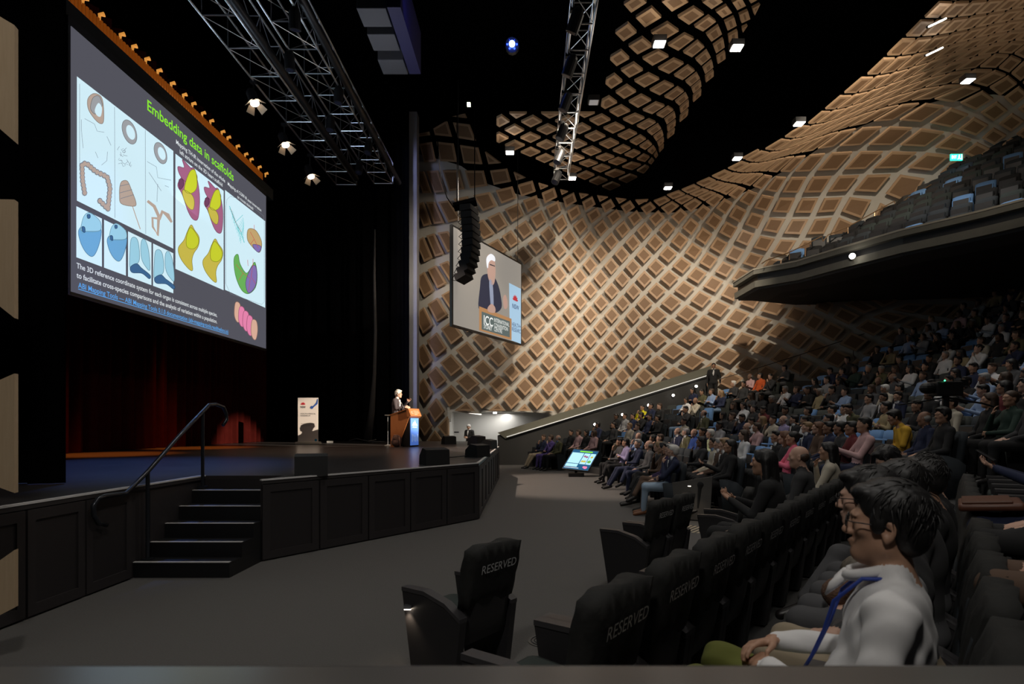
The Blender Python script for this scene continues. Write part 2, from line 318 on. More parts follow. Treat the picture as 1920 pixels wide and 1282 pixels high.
for s, (ox, oy, k), T in (('C', (960, 350, 5.127), {(0,2):(455,835),(0,4):(455,605),(0,6):(460,350),(0,8):(558,130),(-2,8):(365,88),(-4,8):(145,25),(2,8):(740,162),(4,8):(925,187),(6,8):(1115,195),(8,8):(1310,205),(10,8):(1490,200),
 (-3,7):(180,160),(-1,7):(400,210),(1,7):(597,248),(3,7):(788,268),(5,7):(985,285),(7,7):(1180,297),(9,7):(1390,300),(-4,6):(30,245),(-2,6):(250,315),(2,6):(655,380),(4,6):(855,398),(6,6):(1068,410),(8,6):(1270,425),(10,6):(1485,410),
 (-3,5):(115,415),(-1,5):(350,465),(1,5):(552,497),(3,5):(755,512),(5,5):(952,525),(7,5):(1163,540),(9,5):(1375,540),(-2,4):(235,565),(4,4):(855,635),(8,4):(1268,655),(10,4):(1490,640),(-3,3):(115,660),(-1,3):(345,700),(3,3):(750,750),(7,3):(1163,770),(-2,2):(240,810),(-2,0):(240,1055)}),
 ('E', (1220, 330, 4.273), {(12,2):(370,795),(11,3):(250,712),(10,4):(140,625),(10,2):(150,820),(12,4):(350,605),(13,3):(465,675),(14,2):(595,750),(15,1):(720,795),(11,5):(235,520),(13,5):(425,480),(14,4):(545,555),(14,6):(510,365),(15,3):(680,625),(15,5):(630,435),(15,7):(590,240),
 (16,2):(820,670),(16,4):(755,492),(16,6):(700,305),(17,3):(905,540),(17,5):(830,360),(17,7):(785,175),(18,4):(985,395),(18,2):(1065,570),(12,6):(320,405),(13,7):(415,290),(12,8):(335,228),(11,7):(230,320),(14,8):(515,190),(10,8):(155,247),(9,9):(85,200),(10,10):(200,157),(11,11):(320,108),(12,12):(445,52),(11,9):(265,187),(12,10):(390,135),(13,11):(515,78),(13,9):(450,160),(14,10):(585,95),(15,9):(625,110),(16,8):(695,130)}),
 ('F', (1380, 200, 4.272), {(18,6):(220,775),(19,7):(320,625),(20,8):(450,465),(19,5):(385,790),(20,6):(465,630),(21,7):(580,455),(19,3):(483,960),(20,4):(575,787),(21,5):(650,630),(22,6):(790,440),(22,8):(800,260),(20,2):(680,960),(21,3):(745,790),(22,4):(855,620),(23,5):(1020,430),(23,7):(990,240),(21,1):(870,950),(22,2):(955,790),(23,3):(1090,615),(24,4):(1260,435),(24,6):(1240,240),
 (15,15):(165,405),(16,16):(340,310),(17,17):(490,210),(18,18):(650,90)}),
 ('G', (1640, 100, 4.579), {(24,8):(190,505),(25,7):(400,510),(25,5):(412,725),(25,3):(480,930),(24,2):(255,1122),(26,8):(720,340),(26,6):(660,560),(26,4):(700,770),(26,2):(720,970),(27,7):(888,402),(27,5):(855,635),(27,3):(885,845),(28,8):(1125,280),(28,6):(1025,505),(28,4):(1030,715),(28,2):(1020,915),(29,7):(1215,375),(29,5):(1175,602),(29,3):(1170,805),(27,9):(1020,222),(29,9):(1260,155),(28,10):(1160,95),(27,11):(1040,62),(25,9):(540,330),(26,10):(870,205)}),
 ('H', (770, 200, 4.273), {(-6,8):(722,565),(-5,7):(758,700),(-6,6):(595,762),(-7,7):(515,578),(-8,8):(490,395),(-9,7):(278,345),(-8,6):(335,600),(-7,5):(430,790),(-8,4):(305,847),(-9,3):(185,850),(-10,2):(105,850),(-9,5):(190,600),(-10,4):(100,600),(-5,5):(692,925),(-6,4):(600,985),(-8,2):(290,1080),(-9,1):(185,1115),(-10,0):(105,1140),(-4,4):(800,1060),(-5,3):(695,1125),(-3,3):(905,1190)}),
 ('I', (770, 560, 4.273), {(-1,-1):(1108,95),(-1,-5):(1108,505),(-2,-2):(1015,190),(-2,-6):(1015,600),(-2,-8):(1018,808),(-3,-3):(920,280),(-3,-5):(912,490),(-3,-7):(915,700),(-4,-6):(815,590),(-4,-8):(815,805),(-5,-5):(702,470),(-5,-7):(708,685),(-6,-6):(585,570),(-6,-8):(590,795),(-7,-5):(450,425),(-7,-7):(455,670),(-8,-6):(322,535),(-8,-8):(325,775),(-8,-4):(330,270),(-9,-5):(195,375),(-9,-7):(197,630),(-9,-9):(195,890),(-9,-11):(195,1130),(-10,-4):(100,170),(-10,-6):(103,460),(-10,-8):(105,730),(-10,-10):(115,1020),(-8,-10):(275,1030)})):
    for q, (x, y) in T.items():
        L1[q] = (ox+x/k, oy+y/k)
L1.update({(21,21):(1650,126),(24,24):(1760,20),(19,19):(1570,195),(22,22):(1690,90),(17,-3):(1500,590),(17,-1):(1468,545),(20,-2):(1560,545),(20,-4):(1585,590),(23,-1):(1690,540),(16,-4):(1462,620),(18,-6):(1530,655),(24,-4):(1760,580)})
lat1 = RBF(list(L1.keys()), list(L1.values()), lam=.6)
D1 = [(783,300,26.3),(783,600,26.5),(783,830,26.2),(830,300,25.2),(830,600,25.3),(830,830,25.2),(900,350,24.8),(900,600,25),(900,830,25),(1000,380,24),(1000,500,25),(1000,700,25),(1200,400,24),(1200,550,25),(1200,750,25),(1350,380,22.8),(1350,500,24.6),(1350,700,24.8),
 (1400,420,24.3),(1450,480,23.6),(1450,350,22.6),(1450,560,24),(1500,650,24),(1550,350,22.8),(1500,270,20.5),(1600,170,18.3),(1700,70,16),(1750,10,15),(1700,300,22),(1700,550,23),(1900,300,21),(1900,550,22.5),(1850,150,18.5),(1900,20,15.5),(1250,370,23),(870,220,23.5),(1000,345,23)]
dep1 = RBF([(a/100, b/100) for a, b, c in D1], [c for a, b, c in D1], lam=.02)
depth1 = lambda x, y: float(dep1(x/100, y/100))
TOPC = [(700,262),(800,248),(862,212),(875,227),(903,280),(954,318),(998,341),(1038,353),(1070,361),(1188,376),(1235,374),(1258,362),(1295,349),(1324,335),(1417,284),(1461,262),(1520,229),(1654,115),(1704,60),(1762,-4),(2000,-200)]
BORD = [(775,286),(828,300),(863,310),(910,343),(969,364),(1004,371),(1070,382),(1116,388),(1184,397),(1262,399),(1325,388),(1365,372),(1407,356),(1457,328),(1520,289),(1567,256),(1614,237),(1640,227),(1712,203),(1762,188),(1804,190),(1858,176),(1940,188)]
vs, fs = [], []; NX, NY = 92, 46
for i in range(NX+1):
    x = 776+(1940-776)*i/NX; y0 = lerp_poly(BORD, x)
    for j in range(NY+1):
        y = y0+(885-y0)*j/NY; dd = depth1(x, y)+.3; vs.append(U(x, y, dd))
for i in range(NX):
    for j in range(NY):
        a = i*(NY+1)+j; x = 776+(1940-776)*(i+.5)/NX; y = lerp_poly(BORD, x); y = y+(885-y)*(j+.5)/NY
        if 843 < x < 1030 and y > 772: continue
        fs.append((a, a+1, a+NY+2, a+NY+1))
struct('wall_side', (vs, fs), PLASTER, smooth=True)
PAN = []                                          # (pixel area, polygon, depth function, zone, over black)
def add_panels(lat, rng_i, rng_j, h, depth, clips, zone, lift, skip=lambda i, j, x, y: False):
    for i in rng_i:
        for j in rng_j:
            if (i+j) % 2: continue
            c = lat(i, j)
            if skip(i, j, *c): continue
            if not (770 < c[0] < 1960 and -30 < c[1] < 850): continue
            hh = h(*c) if callable(h) else h
            P = [tuple(lat(i+a, j+b)) for a, b in ((hh, 0), (0, hh), (-hh, 0), (0, -hh))]
            ar0 = abs(sum(P[k-1][0]*P[k][1]-P[k][0]*P[k-1][1] for k in range(4)))/2
            for f in clips(c): 
                P = clip(P, f)
                if len(P) < 3: break
            if len(P) < 3: continue
            ar = sum(P[k-1][0]*P[k][1]-P[k][0]*P[k-1][1] for k in range(len(P)))/2
            if abs(ar) < ar0*.12 or abs(ar) < 30: continue
            if ar > 0: P = P[::-1]
            PAN.append((abs(ar), P, depth, zone(*c), lift))
def clips1(c):
    x, y = c; t = lerp_poly(TOPC, x); s = (lerp_poly(TOPC, x+14)-lerp_poly(TOPC, x-14))/28
    L = [lambda a, b: b-(t+s*(a-x)), lambda a, b: a-785]
    if 843 < x < 1034: L.append(lambda a, b: 770-b)
    elif x <= 843 and y > 765: L.append(lambda a, b: 841-a)
    return L
def zone1(x, y):
    if y < lerp_poly(BORD, x)-4: return 'floating over the dark ceiling void above the side wall' if x > 1240 else 'along the dark top edge of the side wall'
    if x < 850: return 'on the side wall close to the pale pillar'
    if y > 540 and x > 1395: return 'on the shadowed side wall under the balcony'
    if x > 1400: return 'on the lit side wall above the balcony'
    return 'on the lit lower side wall' if y > 540 else 'on the upper side wall below the ceiling edge'
CAPL = [(1394, 517), (1413, 503.5), (1494, 488), (1568, 465), (1687, 430), (1784, 407), (1849, 391), (1920, 372), (2060, 330)]
def skip1(i, j, x, y):
    if x > 1405 and lerp_poly(CAPL, x)+18 < y < 538: return True
    return 935 < x < 1345 and y > 816-(x-945)*.32+26
add_panels(lat1, range(-12, 34), range(-12, 28), lambda x, y: .80 if (y < lerp_poly(BORD, x)-6 and x > 1240) else .71, depth1, clips1, zone1, 0, skip1)
# ceiling canopy
L2 = {(0,0):(994.9,259),(1,1):(1026,243.8),(0,2):(995.8,229.3),(-1,1):(964,245),(-1,-1):(965.4,273.7),(1,-1):(1024.6,273),(0,-2):(994.7,286),(1,-3):(1023,298),(2,-4):(1046.5,309),(3,-5):(1072.7,319),(4,-6):(1099,330),(5,-7):(1121.4,340),(6,-8):(1147,349.3),
(6,-6):(1152,326),(7,-7):(1178,336.6),(5,-5):(1127,316),(4,-4):(1104.6,307),(8,-6):(1211.9,316),(7,-5):(1186.7,314),(6,-4):(1157,302),(5,-3):(1136,298),(5,-1):(1143,270.4),(5,1):(1152,241.5),(5,3):(1161.5,208.5),(5,5):(1172,173),(5,7):(1182,133),(5,9):(1200,87),(5,11):(1213,33),
(4,-2):(1108.7,284),(4,0):(1115.6,256.6),(4,2):(1124.8,225.5),(4,4):(1140,195),(4,6):(1150,153),(4,8):(1161,110),(4,10):(1173,62),(6,2):(1189,224.6),(6,4):(1200,191),(6,6):(1212,152),(6,8):(1229,110),(6,10):(1246,62),(6,12):(1267,2),(7,3):(1225.6,206),(7,5):(1241.6,167),(7,7):(1260,126),(7,9):(1278,82.5),(7,11):(1297.6,34),
(8,2):(1250,210),(8,4):(1267,176),(8,6):(1287,137),(8,8):(1303,92),(8,10):(1326,41),(12,12):(1422,20),(12,8):(1376,95),(12,4):(1330,160),(12,0):(1280,235),(12,-4):(1240,290)}
lat2 = RBF(list(L2.keys()), list(L2.values()), lam=.6)
RB = [(-10,1432),(25,1418),(95,1370),(145,1338),(215,1290),(270,1250),(330,1205),(352,1160),(400,1100)]
def depth2(x, y):
    r = lerp_poly(RB, y)-x; c = max(0, 1-r/190); return 9.6*F/(HY-y)*(1+.13*c*c)
def clips2(c):
    x, y = c; r = lerp_poly(RB, y); s = (lerp_poly(RB, y+15)-lerp_poly(RB, y-15))/30
    L = [lambda a, b: r+s*(b-y)-a, lambda a, b: a-931]
    if x < 1128: L.append(lambda a, b: b-213)
    L.append(lambda a, b: (a-1125)*210+(b-210)*41 if b < 212 else 1)
    return L
add_panels(lat2, range(-3, 15), range(-9, 15), .63, depth2, clips2, lambda x, y: 'under the hanging ceiling canopy', 1, lambda i, j, x, y: i+j < -2 or i-j > 14)
PAN.sort(key=lambda t: -t[0])
def panel_geo(P, depth, g):
    """front polygon with a pale border, extruded backwards"""
    n = len(P)
    O = [U(x, y, depth(x, y)) for x, y in P]; c = sum(O, Vector())/n
    I = []
    for k in range(n):
        e1 = (O[k-1]-O[k]).normalized(); e2 = (O[(k+1) % n]-O[k]).normalized(); s = max(.35, e1.cross(e2).length)
        v = (e1+e2)*(.085/s); mx = (c-O[k])*.6
        I.append(O[k]+(v if v.length < mx.length else mx))
    nr = Vector()
    for k in range(n): nr += (O[k]-c).cross(O[(k+1) % n]-c)
    nr.normalize()
    if nr.dot(c-Vector((0, 0, CH))) > 0: nr = -nr
    vs, fs, ms = g[:3]; b = len(vs); vs += [v-c for v in O] if g[3] else O
    if g[3]: vs += [v-c for v in I]+[v-nr*.07-c for v in O]
    else: vs += I+[v-nr*.07 for v in O]
    for k in range(n):
        q = (k+1) % n; fs.append((b+k, b+q, b+n+q, b+n+k)); ms.append(0); fs.append((b+2*n+k, b+2*n+q, b+q, b+k)); ms.append(0)
    fs.append(tuple(b+n+k for k in range(n))); ms.append(1); fs.append(tuple(b+2*n+k for k in range(n-1, -1, -1))); ms.append(0)
    return c
rest = ([], [], [], False)
for idx, (ar, P, dp, zn, li) in enumerate(PAN):
    if idx < 300:
        g = ([], [], [], True); c = panel_geo(P, dp, g)
        tri = len(P) == 3
        o = obj('acoustic_panel', g[:3], [PANEL_E, PANEL_C], loc=c)
        tag(o, ('cut-off three-sided timber acoustic panel ' if tri else 'diamond-shaped perforated timber acoustic panel ')+zn, 'acoustic panel', ('three-sided' if tri else 'diamond')+' timber panels '+zn)
    else: panel_geo(P, dp, rest)
if rest[0]: tag(obj('small_acoustic_panels', rest[:3], [PANEL_E, PANEL_C]), 'smallest far diamond timber panels filling the canopy and ceiling edges', 'acoustic panels', kind='stuff')
# big panels on the near pier at the left edge
def pier_panel(c, lab):
    O = [U(x, y, d) for x, y, d in c]; n = (O[1]-O[0]).cross(O[2]-O[0]).normalized()
    if n.dot(O[0]-Vector((0, 0, CH))) > 0: n = -n
    bm = BM(); A = [bm.verts.new(v) for v in O]; B = [bm.verts.new(v-n*.05) for v in O]
    bm.faces.new(A); bm.faces.new(B[::-1])
    for k in range(4): bm.faces.new((A[k-1], A[k], B[k], B[k-1]))
    tri_fix(bm); o = obj('pier_panel', bm, wood('pale_timber', (.50, .36, .22), (.62, .47, .31), 3)); tag(o, lab, 'wall panel', 'timber panels on the pier at the left edge')
    pl = Plane(O[0], O[1]-O[0], O[3]-O[0]); bm = BM(); H = (O[3]-O[0]).length; W = (O[1]-O[0]).length
    if H > .9:
        for r in range(int(H*.72/.025)):
            for q in range(3):
                box(bm, pl.p(W-.09-.022*q, H*.14+.025*r, (.002 if pl.n.dot(n) > 0 else -.002)), (.009, .009, .009))
        obj('perforation', bm, mat('hole_black', (.01, .008, .006), 1), o)
D0, D9 = 3.95, 4.03
pier_panel([(-60, 190, D0), (27, 265, D9), (27, 47, D9), (-60, -5, D0)], 'pale timber wall panel at the left edge, topmost of four')
pier_panel([(-60, 527, D0), (27, 596, D9), (27, 374, D9), (-60, 372, D0)], 'pale timber wall panel at the left edge, second from top')
pier_panel([(-60, 892, D0), (27, 924, D9), (27, 700, D9), (-60, 738, D0)], 'pale timber wall panel at the left edge, third from top')
pier_panel([(-60, 1184, D0), (27, 1139, D9), (27, 1031, D9), (-60, 1092, D0)], 'small pale timber wall panel at the left edge, lowest of four')
# alcove with the white side door
AL = PLASTER; WH = mat('alcove_white', (.72, .71, .68), .6)
a0 = U(843, 771, 25.3).x; a1 = U(1032, 771, 25.3).x; zt = U(843, 771, 25.3).z
bm = BM(); box(bm, ((a0+a1)/2, 26.9, 1.3), (a1-a0+.3, .1, 2.8)); struct('wall_alcove_rear', bm, WH)
bm = BM(); box(bm, (a0-.05, 26.1, 1.25), (.1, 1.6, 2.5)); struct('wall_alcove_left', bm, WH)
bm = BM(); box(bm, ((a0+a1)/2, 26.1, zt+.03), (a1-a0+.2, 1.7, .1)); struct('ceiling_alcove', bm, WH)
bm = BM(); box(bm, ((a0+a1)/2, 25.33, zt+.02), (a1-a0+.1, .06, .05)); struct('trim_alcove', bm, WH)
area('alcove_light', ((a0+a1)/2-.4, 25.9, zt-.1), ((a0+a1)/2-.5, 26.0, 0), 26, (1, .97, .92), 2.4, .5)
bm = BM(); box(bm, (U(928, 773, 25.6).x, 25.62, zt-.06), (.16, .1, .06)); tag(obj('alcove_lamp', bm, mat('lamp_white', (1, .97, .92), emit=9)), 'small bright lamp in the alcove ceiling edge', 'ceiling lamp')
bm = BM(); box(bm, (U(855, 810, 26.8).x, 26.83, U(855, 810, 26.8).z), (.26, .03, .05)); tag(obj('door_handle_bar', bm, BLACKM), 'black push bar on the white alcove door', 'door bar')
bm = BM(); p = U(844, 778, 25.0); box(bm, p, (.16, .22, .30), bev=.02); box(bm, p+Vector((.02, -.1, -.22)), (.1, .1, .16), bev=.02)
tag(obj('wall_speaker', bm, WHITEM), 'small white wall fitting at the alcove corner', 'wall fitting')
# ------------------------------------------------------------------ seating geometry
CC = Vector((-14.6, 13.7, 0)); R0, RP = 17.75, .95
ND = Vector((.6, .8, 0)); NN = Vector((.8, -.6, 0)); O1 = Vector((.30, 2.30, 0)); NOFF = (-1.37, 0, 1.2, 1.95, 2.9)
def zrow(i): return [0, .15, .19, .50][i] if i < 4 else .5+.4*(i-3)
ZC = [0, .12, .27, .44, .63, .88, 1.16, 1.47, 1.8, 2.17, 2.55, 2.97, 3.4, 3.87, 4.36, 4.9, 5.4, 5.9]
ZF = [0, .2, .5, .85, 1.2, 1.55, 1.9, 2.25, 2.6, 2.95, 3.3, 3.65, 4.0, 4.35, 4.7, 5.05, 5.4, 5.9]
def zmain(i, ph):
    if i < 0: return 0
    w = min(1, max(0, (math.degrees(ph)-6)/20)); w = w*w*(3-2*w); return ZC[i]*(1-w)+ZF[i]*w
EPT = O1+ND*6.8
def near_pt(i, t): return O1+NN*NOFF[min(i, 4)]+ND*t
def arc_pt(i, ph, dr=0): r = R0+RP*i+dr; return CC+Vector((math.cos(ph), math.sin(ph), 0))*r
def arc_start(i):
    ph = -60*math.pi/180
    while (arc_pt(i, ph)-EPT).dot(ND) < 1.0 or arc_pt(i, ph).x/max(arc_pt(i, ph).y, .1) > 1.05: ph += .004
    return ph
def arc_end(i):
    ph = .2
    while arc_pt(i, ph).y < 23.2-max(0, i-7)*.22: ph += .004
    return ph
STEP = mat('step_carpet', (.06, .058, .056), .95, noise=.2, scale=60)
for i in range(1, 17):
    if 1 <= i <= 3:
        bm = BM(); a = near_pt(i, -3)-NN*(.5 if i == 1 else .62); vs = [(a.x, a.y)]
        for t, o in ((7.4, -.5 if i == 1 else -.62), (7.4, 6), (-3, 6)): p = near_pt(i, t)+NN*o; vs.append((p.x, p.y))
        prism(bm, vs, zrow(i-1) if i > 1 else .001, zrow(i), lambda u, v, q: (u, v, q)); tri_fix(bm); struct('floor_near_tier', bm, STEP)
    p0 = arc_start(i)-.07; p1 = arc_end(i)+.06; n = 26; V = []; Fc = []
    ro = R0+RP*i-.62
    for k in range(n+1):
        ph = p0+(p1-p0)*k/n; c, s = math.cos(ph), math.sin(ph); z0, z1 = zmain(i-1, ph), zmain(i, ph)
        for r, z in ((ro, z0-.02), (ro, z1), (ro+RP+.02, z1)): V.append((CC.x+c*r, CC.y+s*r, z))
    for k in range(n):
        a = 3*k; Fc += [(a, a+3, a+4, a+1), (a+1, a+4, a+5, a+2)]
    struct('floor_tier', (V, Fc), STEP)
# ------------------------------------------------------------------ seats
SEATS = []
def add_seat(p, f, row, blk, idx, z):
    SEATS.append(dict(p=Vector((p.x, p.y, z)), f=f, row=row, blk=blk, idx=idx))
for t in (.86, 3.57, 4.17): add_seat(near_pt(0, t), -NN, 0, 'near', int(t), 0)
add_seat(Vector((2.67, 7.05, 0)), Vector((-.9, .43, 0)).normalized(), 0, 'near', 6, 0)
for i in (1, 2, 3):
    for k in range(0, 12):
        if i == 1 and k > 11: continue
        add_seat(near_pt(i, .58*k+(.06 if i == 2 else 0)), -NN, i, 'near', k, zrow(i))
for i in range(0, 17):
    ph = arc_start(i)+.03; r = R0+RP*i; e = arc_end(i); k = 0
    while ph < e:
        p = arc_pt(i, ph); sk = False
        if i == 0 and (16.9 < p.y < 21.3): sk = True
        if i == 1 and (18.0 < p.y < 20.6): sk = True
        if i == 0 and p.y < 10.6: sk = True
        if abs((p-CC).angle(Vector((1, 0, 0)))*(1 if p.y > CC.y else -1)-.30) < .022 and i > 0: sk = True
        if not sk and p.y > 1.5: add_seat(p, (CC-p).normalized(), i, 'main', k, zmain(i, ph)); k += 1
        ph += .56/r
# balcony ----------------------------------------------------------------
BZ = 7.1
BL = [(1394, 517), (1413, 503.5), (1494, 488), (1568, 465), (1687, 430), (1784, 407), (1849, 391), (1920, 372), (2060, 330)]
BP = [on_z(x, y, BZ) for x, y in BL]; BP = [Vector((p.x, p.y, 0)) for p in BP]
BP[0] = BP[0]+Vector((-.05, .9, 0))
def offs(P, d):
    out = []
    for i, p in enumerate(P):
        t = (P[min(i+1, len(P)-1)]-P[max(i-1, 0)]).normalized(); n = Vector((-t.y, t.x, 0))   # outward, away from the stage
        out.append(p+n*d)
    return out
if (offs(BP, 1)[4]-BP[4]).x < 0: _s = -1
else: _s = 1
def strip_solid(bm, P, d0, d1, z0, z1):
    A = offs(P, _s*d0); B = offs(P, _s*d1); R = []
    for a, b in zip(A, B): R.append([bm.verts.new((a.x, a.y, z0)), bm.verts.new((b.x, b.y, z0)), bm.verts.new((b.x, b.y, z1)), bm.verts.new((a.x, a.y, z1))])
    for r, q in zip(R, R[1:]):
        for k in range(4): bm.faces.new((r[k], r[(k+1) % 4], q[(k+1) % 4], q[k]))
    bm.faces.new(R[0]); bm.faces.new(R[-1][::-1])
CAPM = mat('balcony_cap', (.36, .33, .27), .6)
for nm, d0, d1, z0, z1, m in (('trim_balcony_cap', -.02, .30, BZ-.05, BZ, CAPM), ('wall_balcony_upper', 0, .28, BZ-.20, BZ-.05, CONC), ('wall_balcony_recess', .18, .4, BZ-.42, BZ-.20, BLACKM), ('wall_balcony_lower', .05, .5, BZ-.64, BZ-.42, CONC)):
    bm = BM(); strip_solid(bm, BP, d0, d1, z0, z1); tri_fix(bm); struct(nm, bm, m)
bm = BM(); strip_solid(bm, BP, .2, 1.3, BZ-.70, BZ-.62); tri_fix(bm); struct('floor_balcony', bm, STEP)
DARKS = mat('soffit_dark', (.02, .02, .02), .9)
A = offs(BP, _s*.1); V = []; Fc = []
for k, a in enumerate(A):
    out = Vector((26, min(a.y+6, 27), 0)) if k > 2 else Vector((14, 24.9, 0))
    V += [(a.x, a.y, BZ-.64), (a.x+(out.x-a.x)*.5, a.y+(out.y-a.y)*.5, BZ-.5), (out.x, out.y, BZ-.1)]
for k in range(len(A)-1):
    for j in range(2): Fc.append((3*k+j, 3*k+3+j, 3*k+4+j, 3*k+1+j))
struct('ceiling_balcony_soffit', (V, Fc), DARKS)
BSEATS = []
for k in range(12):
    P = offs(BP, _s*(1.0+.86*k)); z = BZ-.62+.52*k; L = 0; nxt = .3+.42*k; q = 0
    for a, b in zip(P, P[1:]):
        s = (b-a).length
        while nxt < L+s:
            p = a.lerp(b, (nxt-L)/s); t = (b-a).normalized(); n = Vector((-t.y, t.x, 0))*_s
            if p.y < 23.2 and p.x/p.y < .9: BSEATS.append(dict(p=Vector((p.x, p.y, z)), f=-n, row=k, blk='balcony', idx=q, z=z)); q += 1
            nxt += .56
        L += s
    if k:
        bm = BM(); d0 = 1.0+.86*k-.55; strip_solid(bm, BP, d0, d0+1.4, z-.45, z); tri_fix(bm); struct('floor_balcony_tier', bm, STEP)
def proj(p): return VX+F*p.x/p.y, HY-F*(p.z-CH)/p.y
ORD = ['front', 'second', 'third', 'fourth', 'fifth', 'sixth', 'seventh', 'eighth', 'ninth', 'tenth', 'eleventh', 'twelfth', 'thirteenth', 'fourteenth', 'fifteenth', 'sixteenth', 'seventeenth', 'eighteenth', 'nineteenth', 'twentieth', 'twenty-first', 'twenty-second', 'twenty-third', 'twenty-fourth', 'twenty-fifth', 'twenty-sixth', 'twenty-seventh', 'twenty-eighth', 'twenty-ninth', 'thirtieth', 'thirty-first', 'thirty-second', 'thirty-third', 'thirty-fourth']
FAB = {'slate': mat('seat_slate', (.020, .026, .032), .9), 'grey': mat('seat_grey', (.055, .062, .058), .9), 'blue': mat('seat_blue', (.13, .27, .52), .85), 'green': mat('seat_dark_green', (.024, .034, .033), .9), 'black': mat('seat_black', (.008, .008, .009), .9)}
FRAME = mat('seat_frame', (.022, .021, .023), .5); PAD = mat('seat_pad_green', (.030, .040, .036), .9)
COVER = mat('cover_cloth', (.011, .011, .010), .85, bump=.5, scale=14, noise=.3); LET = mat('lettering_grey', (.75, .75, .75), .6)
LEAN = .17
def back_geo(bm, w, z0, z1, th, y0=0., rnd=.035):
    """reclined padded slab with a softly arched top"""
    N = 7; vs = []
    for s in (0, 1):
        for j in range(5):
            z = z0+(z1-z0)*j/4
            for i in range(N):
                x = -w/2+w*i/(N-1); e = 1-(2*i/(N-1)-1)**2*.0
                zz = z-(.03*(2*i/(N-1)-1)**4 if j == 4 else 0)
                inset = .02 if (i in (0, N-1) or j in (0, 4)) else 0
                y = y0-LEAN*(zz-z0)+(th-inset if s else inset)+.0
                vs.append(bm.verts.new((x, y, zz)))
    g = lambda s, j, i: vs[s*5*N+j*N+i]
    for j in range(4):
        for i in range(N-1):
            bm.faces.new((g(1, j, i), g(1, j, i+1), g(1, j+1, i+1), g(1, j+1, i))); bm.faces.new((g(0, j, i+1), g(0, j, i), g(0, j+1, i), g(0, j+1, i+1)))
    for j in range(4):
        for i in (0, N-1): bm.faces.new((g(0, j, i), g(1, j, i), g(1, j+1, i), g(0, j+1, i)))
    for i in range(N-1):
        for j in (0, 4): bm.faces.new((g(0, j, i), g(0, j, i+1), g(1, j, i+1), g(1, j, i)))
    bmesh.ops.recalc_face_normals(bm, faces=bm.faces[:])
ARM = [(.52, .63), (.42, .02), (.02, .02), (-.04, .50), (.10, .585), (.30, .635)]
def near_seat(cover, text, left_arm=True, down=True):
    e = empty('auditorium_seat'); m = FAB['slate']
    bm = BM(); back_geo(bm, .45, .30, .93, .08); obj('backrest', bm, [FRAME], e, smooth=True)
    bm = BM(); box(bm, (0, .03, .60), (.40, .05, .52), Matrix.Rotation(LEAN, 3, 'X'), .02); obj('back_cushion', bm, m, e, smooth=True)
    bm = BM()
    if down:
        box(bm, (0, .30, .43), (.42, .44, .12), Matrix.Rotation(.06, 3, 'X'), .05)
    else: box(bm, (0, .13, .62), (.46, .10, .42), Matrix.Rotation(.12, 3, 'X'), .04)
    obj('seat_cushion', bm, PAD, e, smooth=True)
    for s in ((-1, 1) if left_arm else (1,)):
        bm = BM(); prism(bm, ARM, s*.265-.03, s*.265+.03, lambda u, v, q: (q, u, v)); tri_fix(bm)
        a = obj('side_panel', bm, FRAME, e)
        bm = BM()
        A = ARM[3:]+ARM[:1]; A = A+[(u, v+.03) for u, v in A[::-1]]
        prism(bm, A, s*.265-.036, s*.265+.036, lambda u, v, q: (q, u, v)); tri_fix(bm); obj('armrest', bm, mat('armrest', (.045, .043, .046), .45), a)
    if cover:
        bm = BM(); back_geo(bm, .49, .58, 1.02, .13, y0=-.02-LEAN*.28)
        bmesh.ops.subdivide_edges(bm, edges=bm.edges[:], cuts=1)
        for v in bm.verts:
            v.co += Vector((math.sin(v.co.z*37+v.co.x*9)*.006, math.sin(v.co.x*31+v.co.z*11)*.007, (math.sin(v.co.x*21+v.co.y*33)*.008 if v.co.z > .96 else 0)))
        c = obj('headrest_cover', bm, COVER, e, smooth=True); c['label'] = 'black cloth cover lettered RESERVED' if text else 'black cloth cover'
        if text:
            pl = Plane((0, -.068-LEAN*.22, .80), (1, 0, 0), (0, -LEAN, 1)); text_on('lettering', 'RESERVED', pl, -.18, .03, .36, .062, LET, c, lift=.012)
    return e
def copy_tree(o, parent=None):
    c = o.copy(); COL.objects.link(c); c.parent = parent
    for ch in o.children: copy_tree(ch, c)
    return c
def place(e, s, label, group):
    e.location = s['p']; f = s['f']; e.scale = (.97, .97, .91); e.rotation_euler = (0, 0, math.atan2(f.y, f.x)-math.pi/2); tag(e, label, 'seat', group); return e
protoT = near_seat(True, True); protoC = near_seat(True, False); protoS = near_seat(False, False)
used = {id(protoT): False, id(protoC): False, id(protoS): False}
def take(p):
    if not used[id(p)]: used[id(p)] = True; return p
    return copy_tree(p)
nearA = ['black seat with RESERVED cover standing alone on the open floor', 'seat with RESERVED cover in first near row, first after the gap', 'seat with RESERVED cover in first near row, second after the gap', 'single black-covered seat with side panel at the end of the first near row']
cnt = {}
for s in SEATS:
    if s['blk'] != 'near': continue
    q = cnt.get(s['row'], 0); cnt[s['row']] = q+1
    if s['row'] == 0: place(take(protoT), s, nearA[q], 'reserved seats in the near block')
    elif s['row'] == 1: place(take(protoT), s, 'RESERVED-covered seat in second near row, %s from the camera end' % ('first' if q == 0 else ORD[q]), 'reserved seats in the near block')
    elif s['row'] == 2: place(take(protoC), s, 'black-covered seat in third near row, %s from the camera end' % ('first' if q == 0 else ORD[q]), 'covered seats in the third near row')
    else: place(take(protoS), s, 'dark seat in fourth near row at right edge, %s from the camera' % ('first' if q == 0 else ORD[q]), 'seats in the fourth near row')
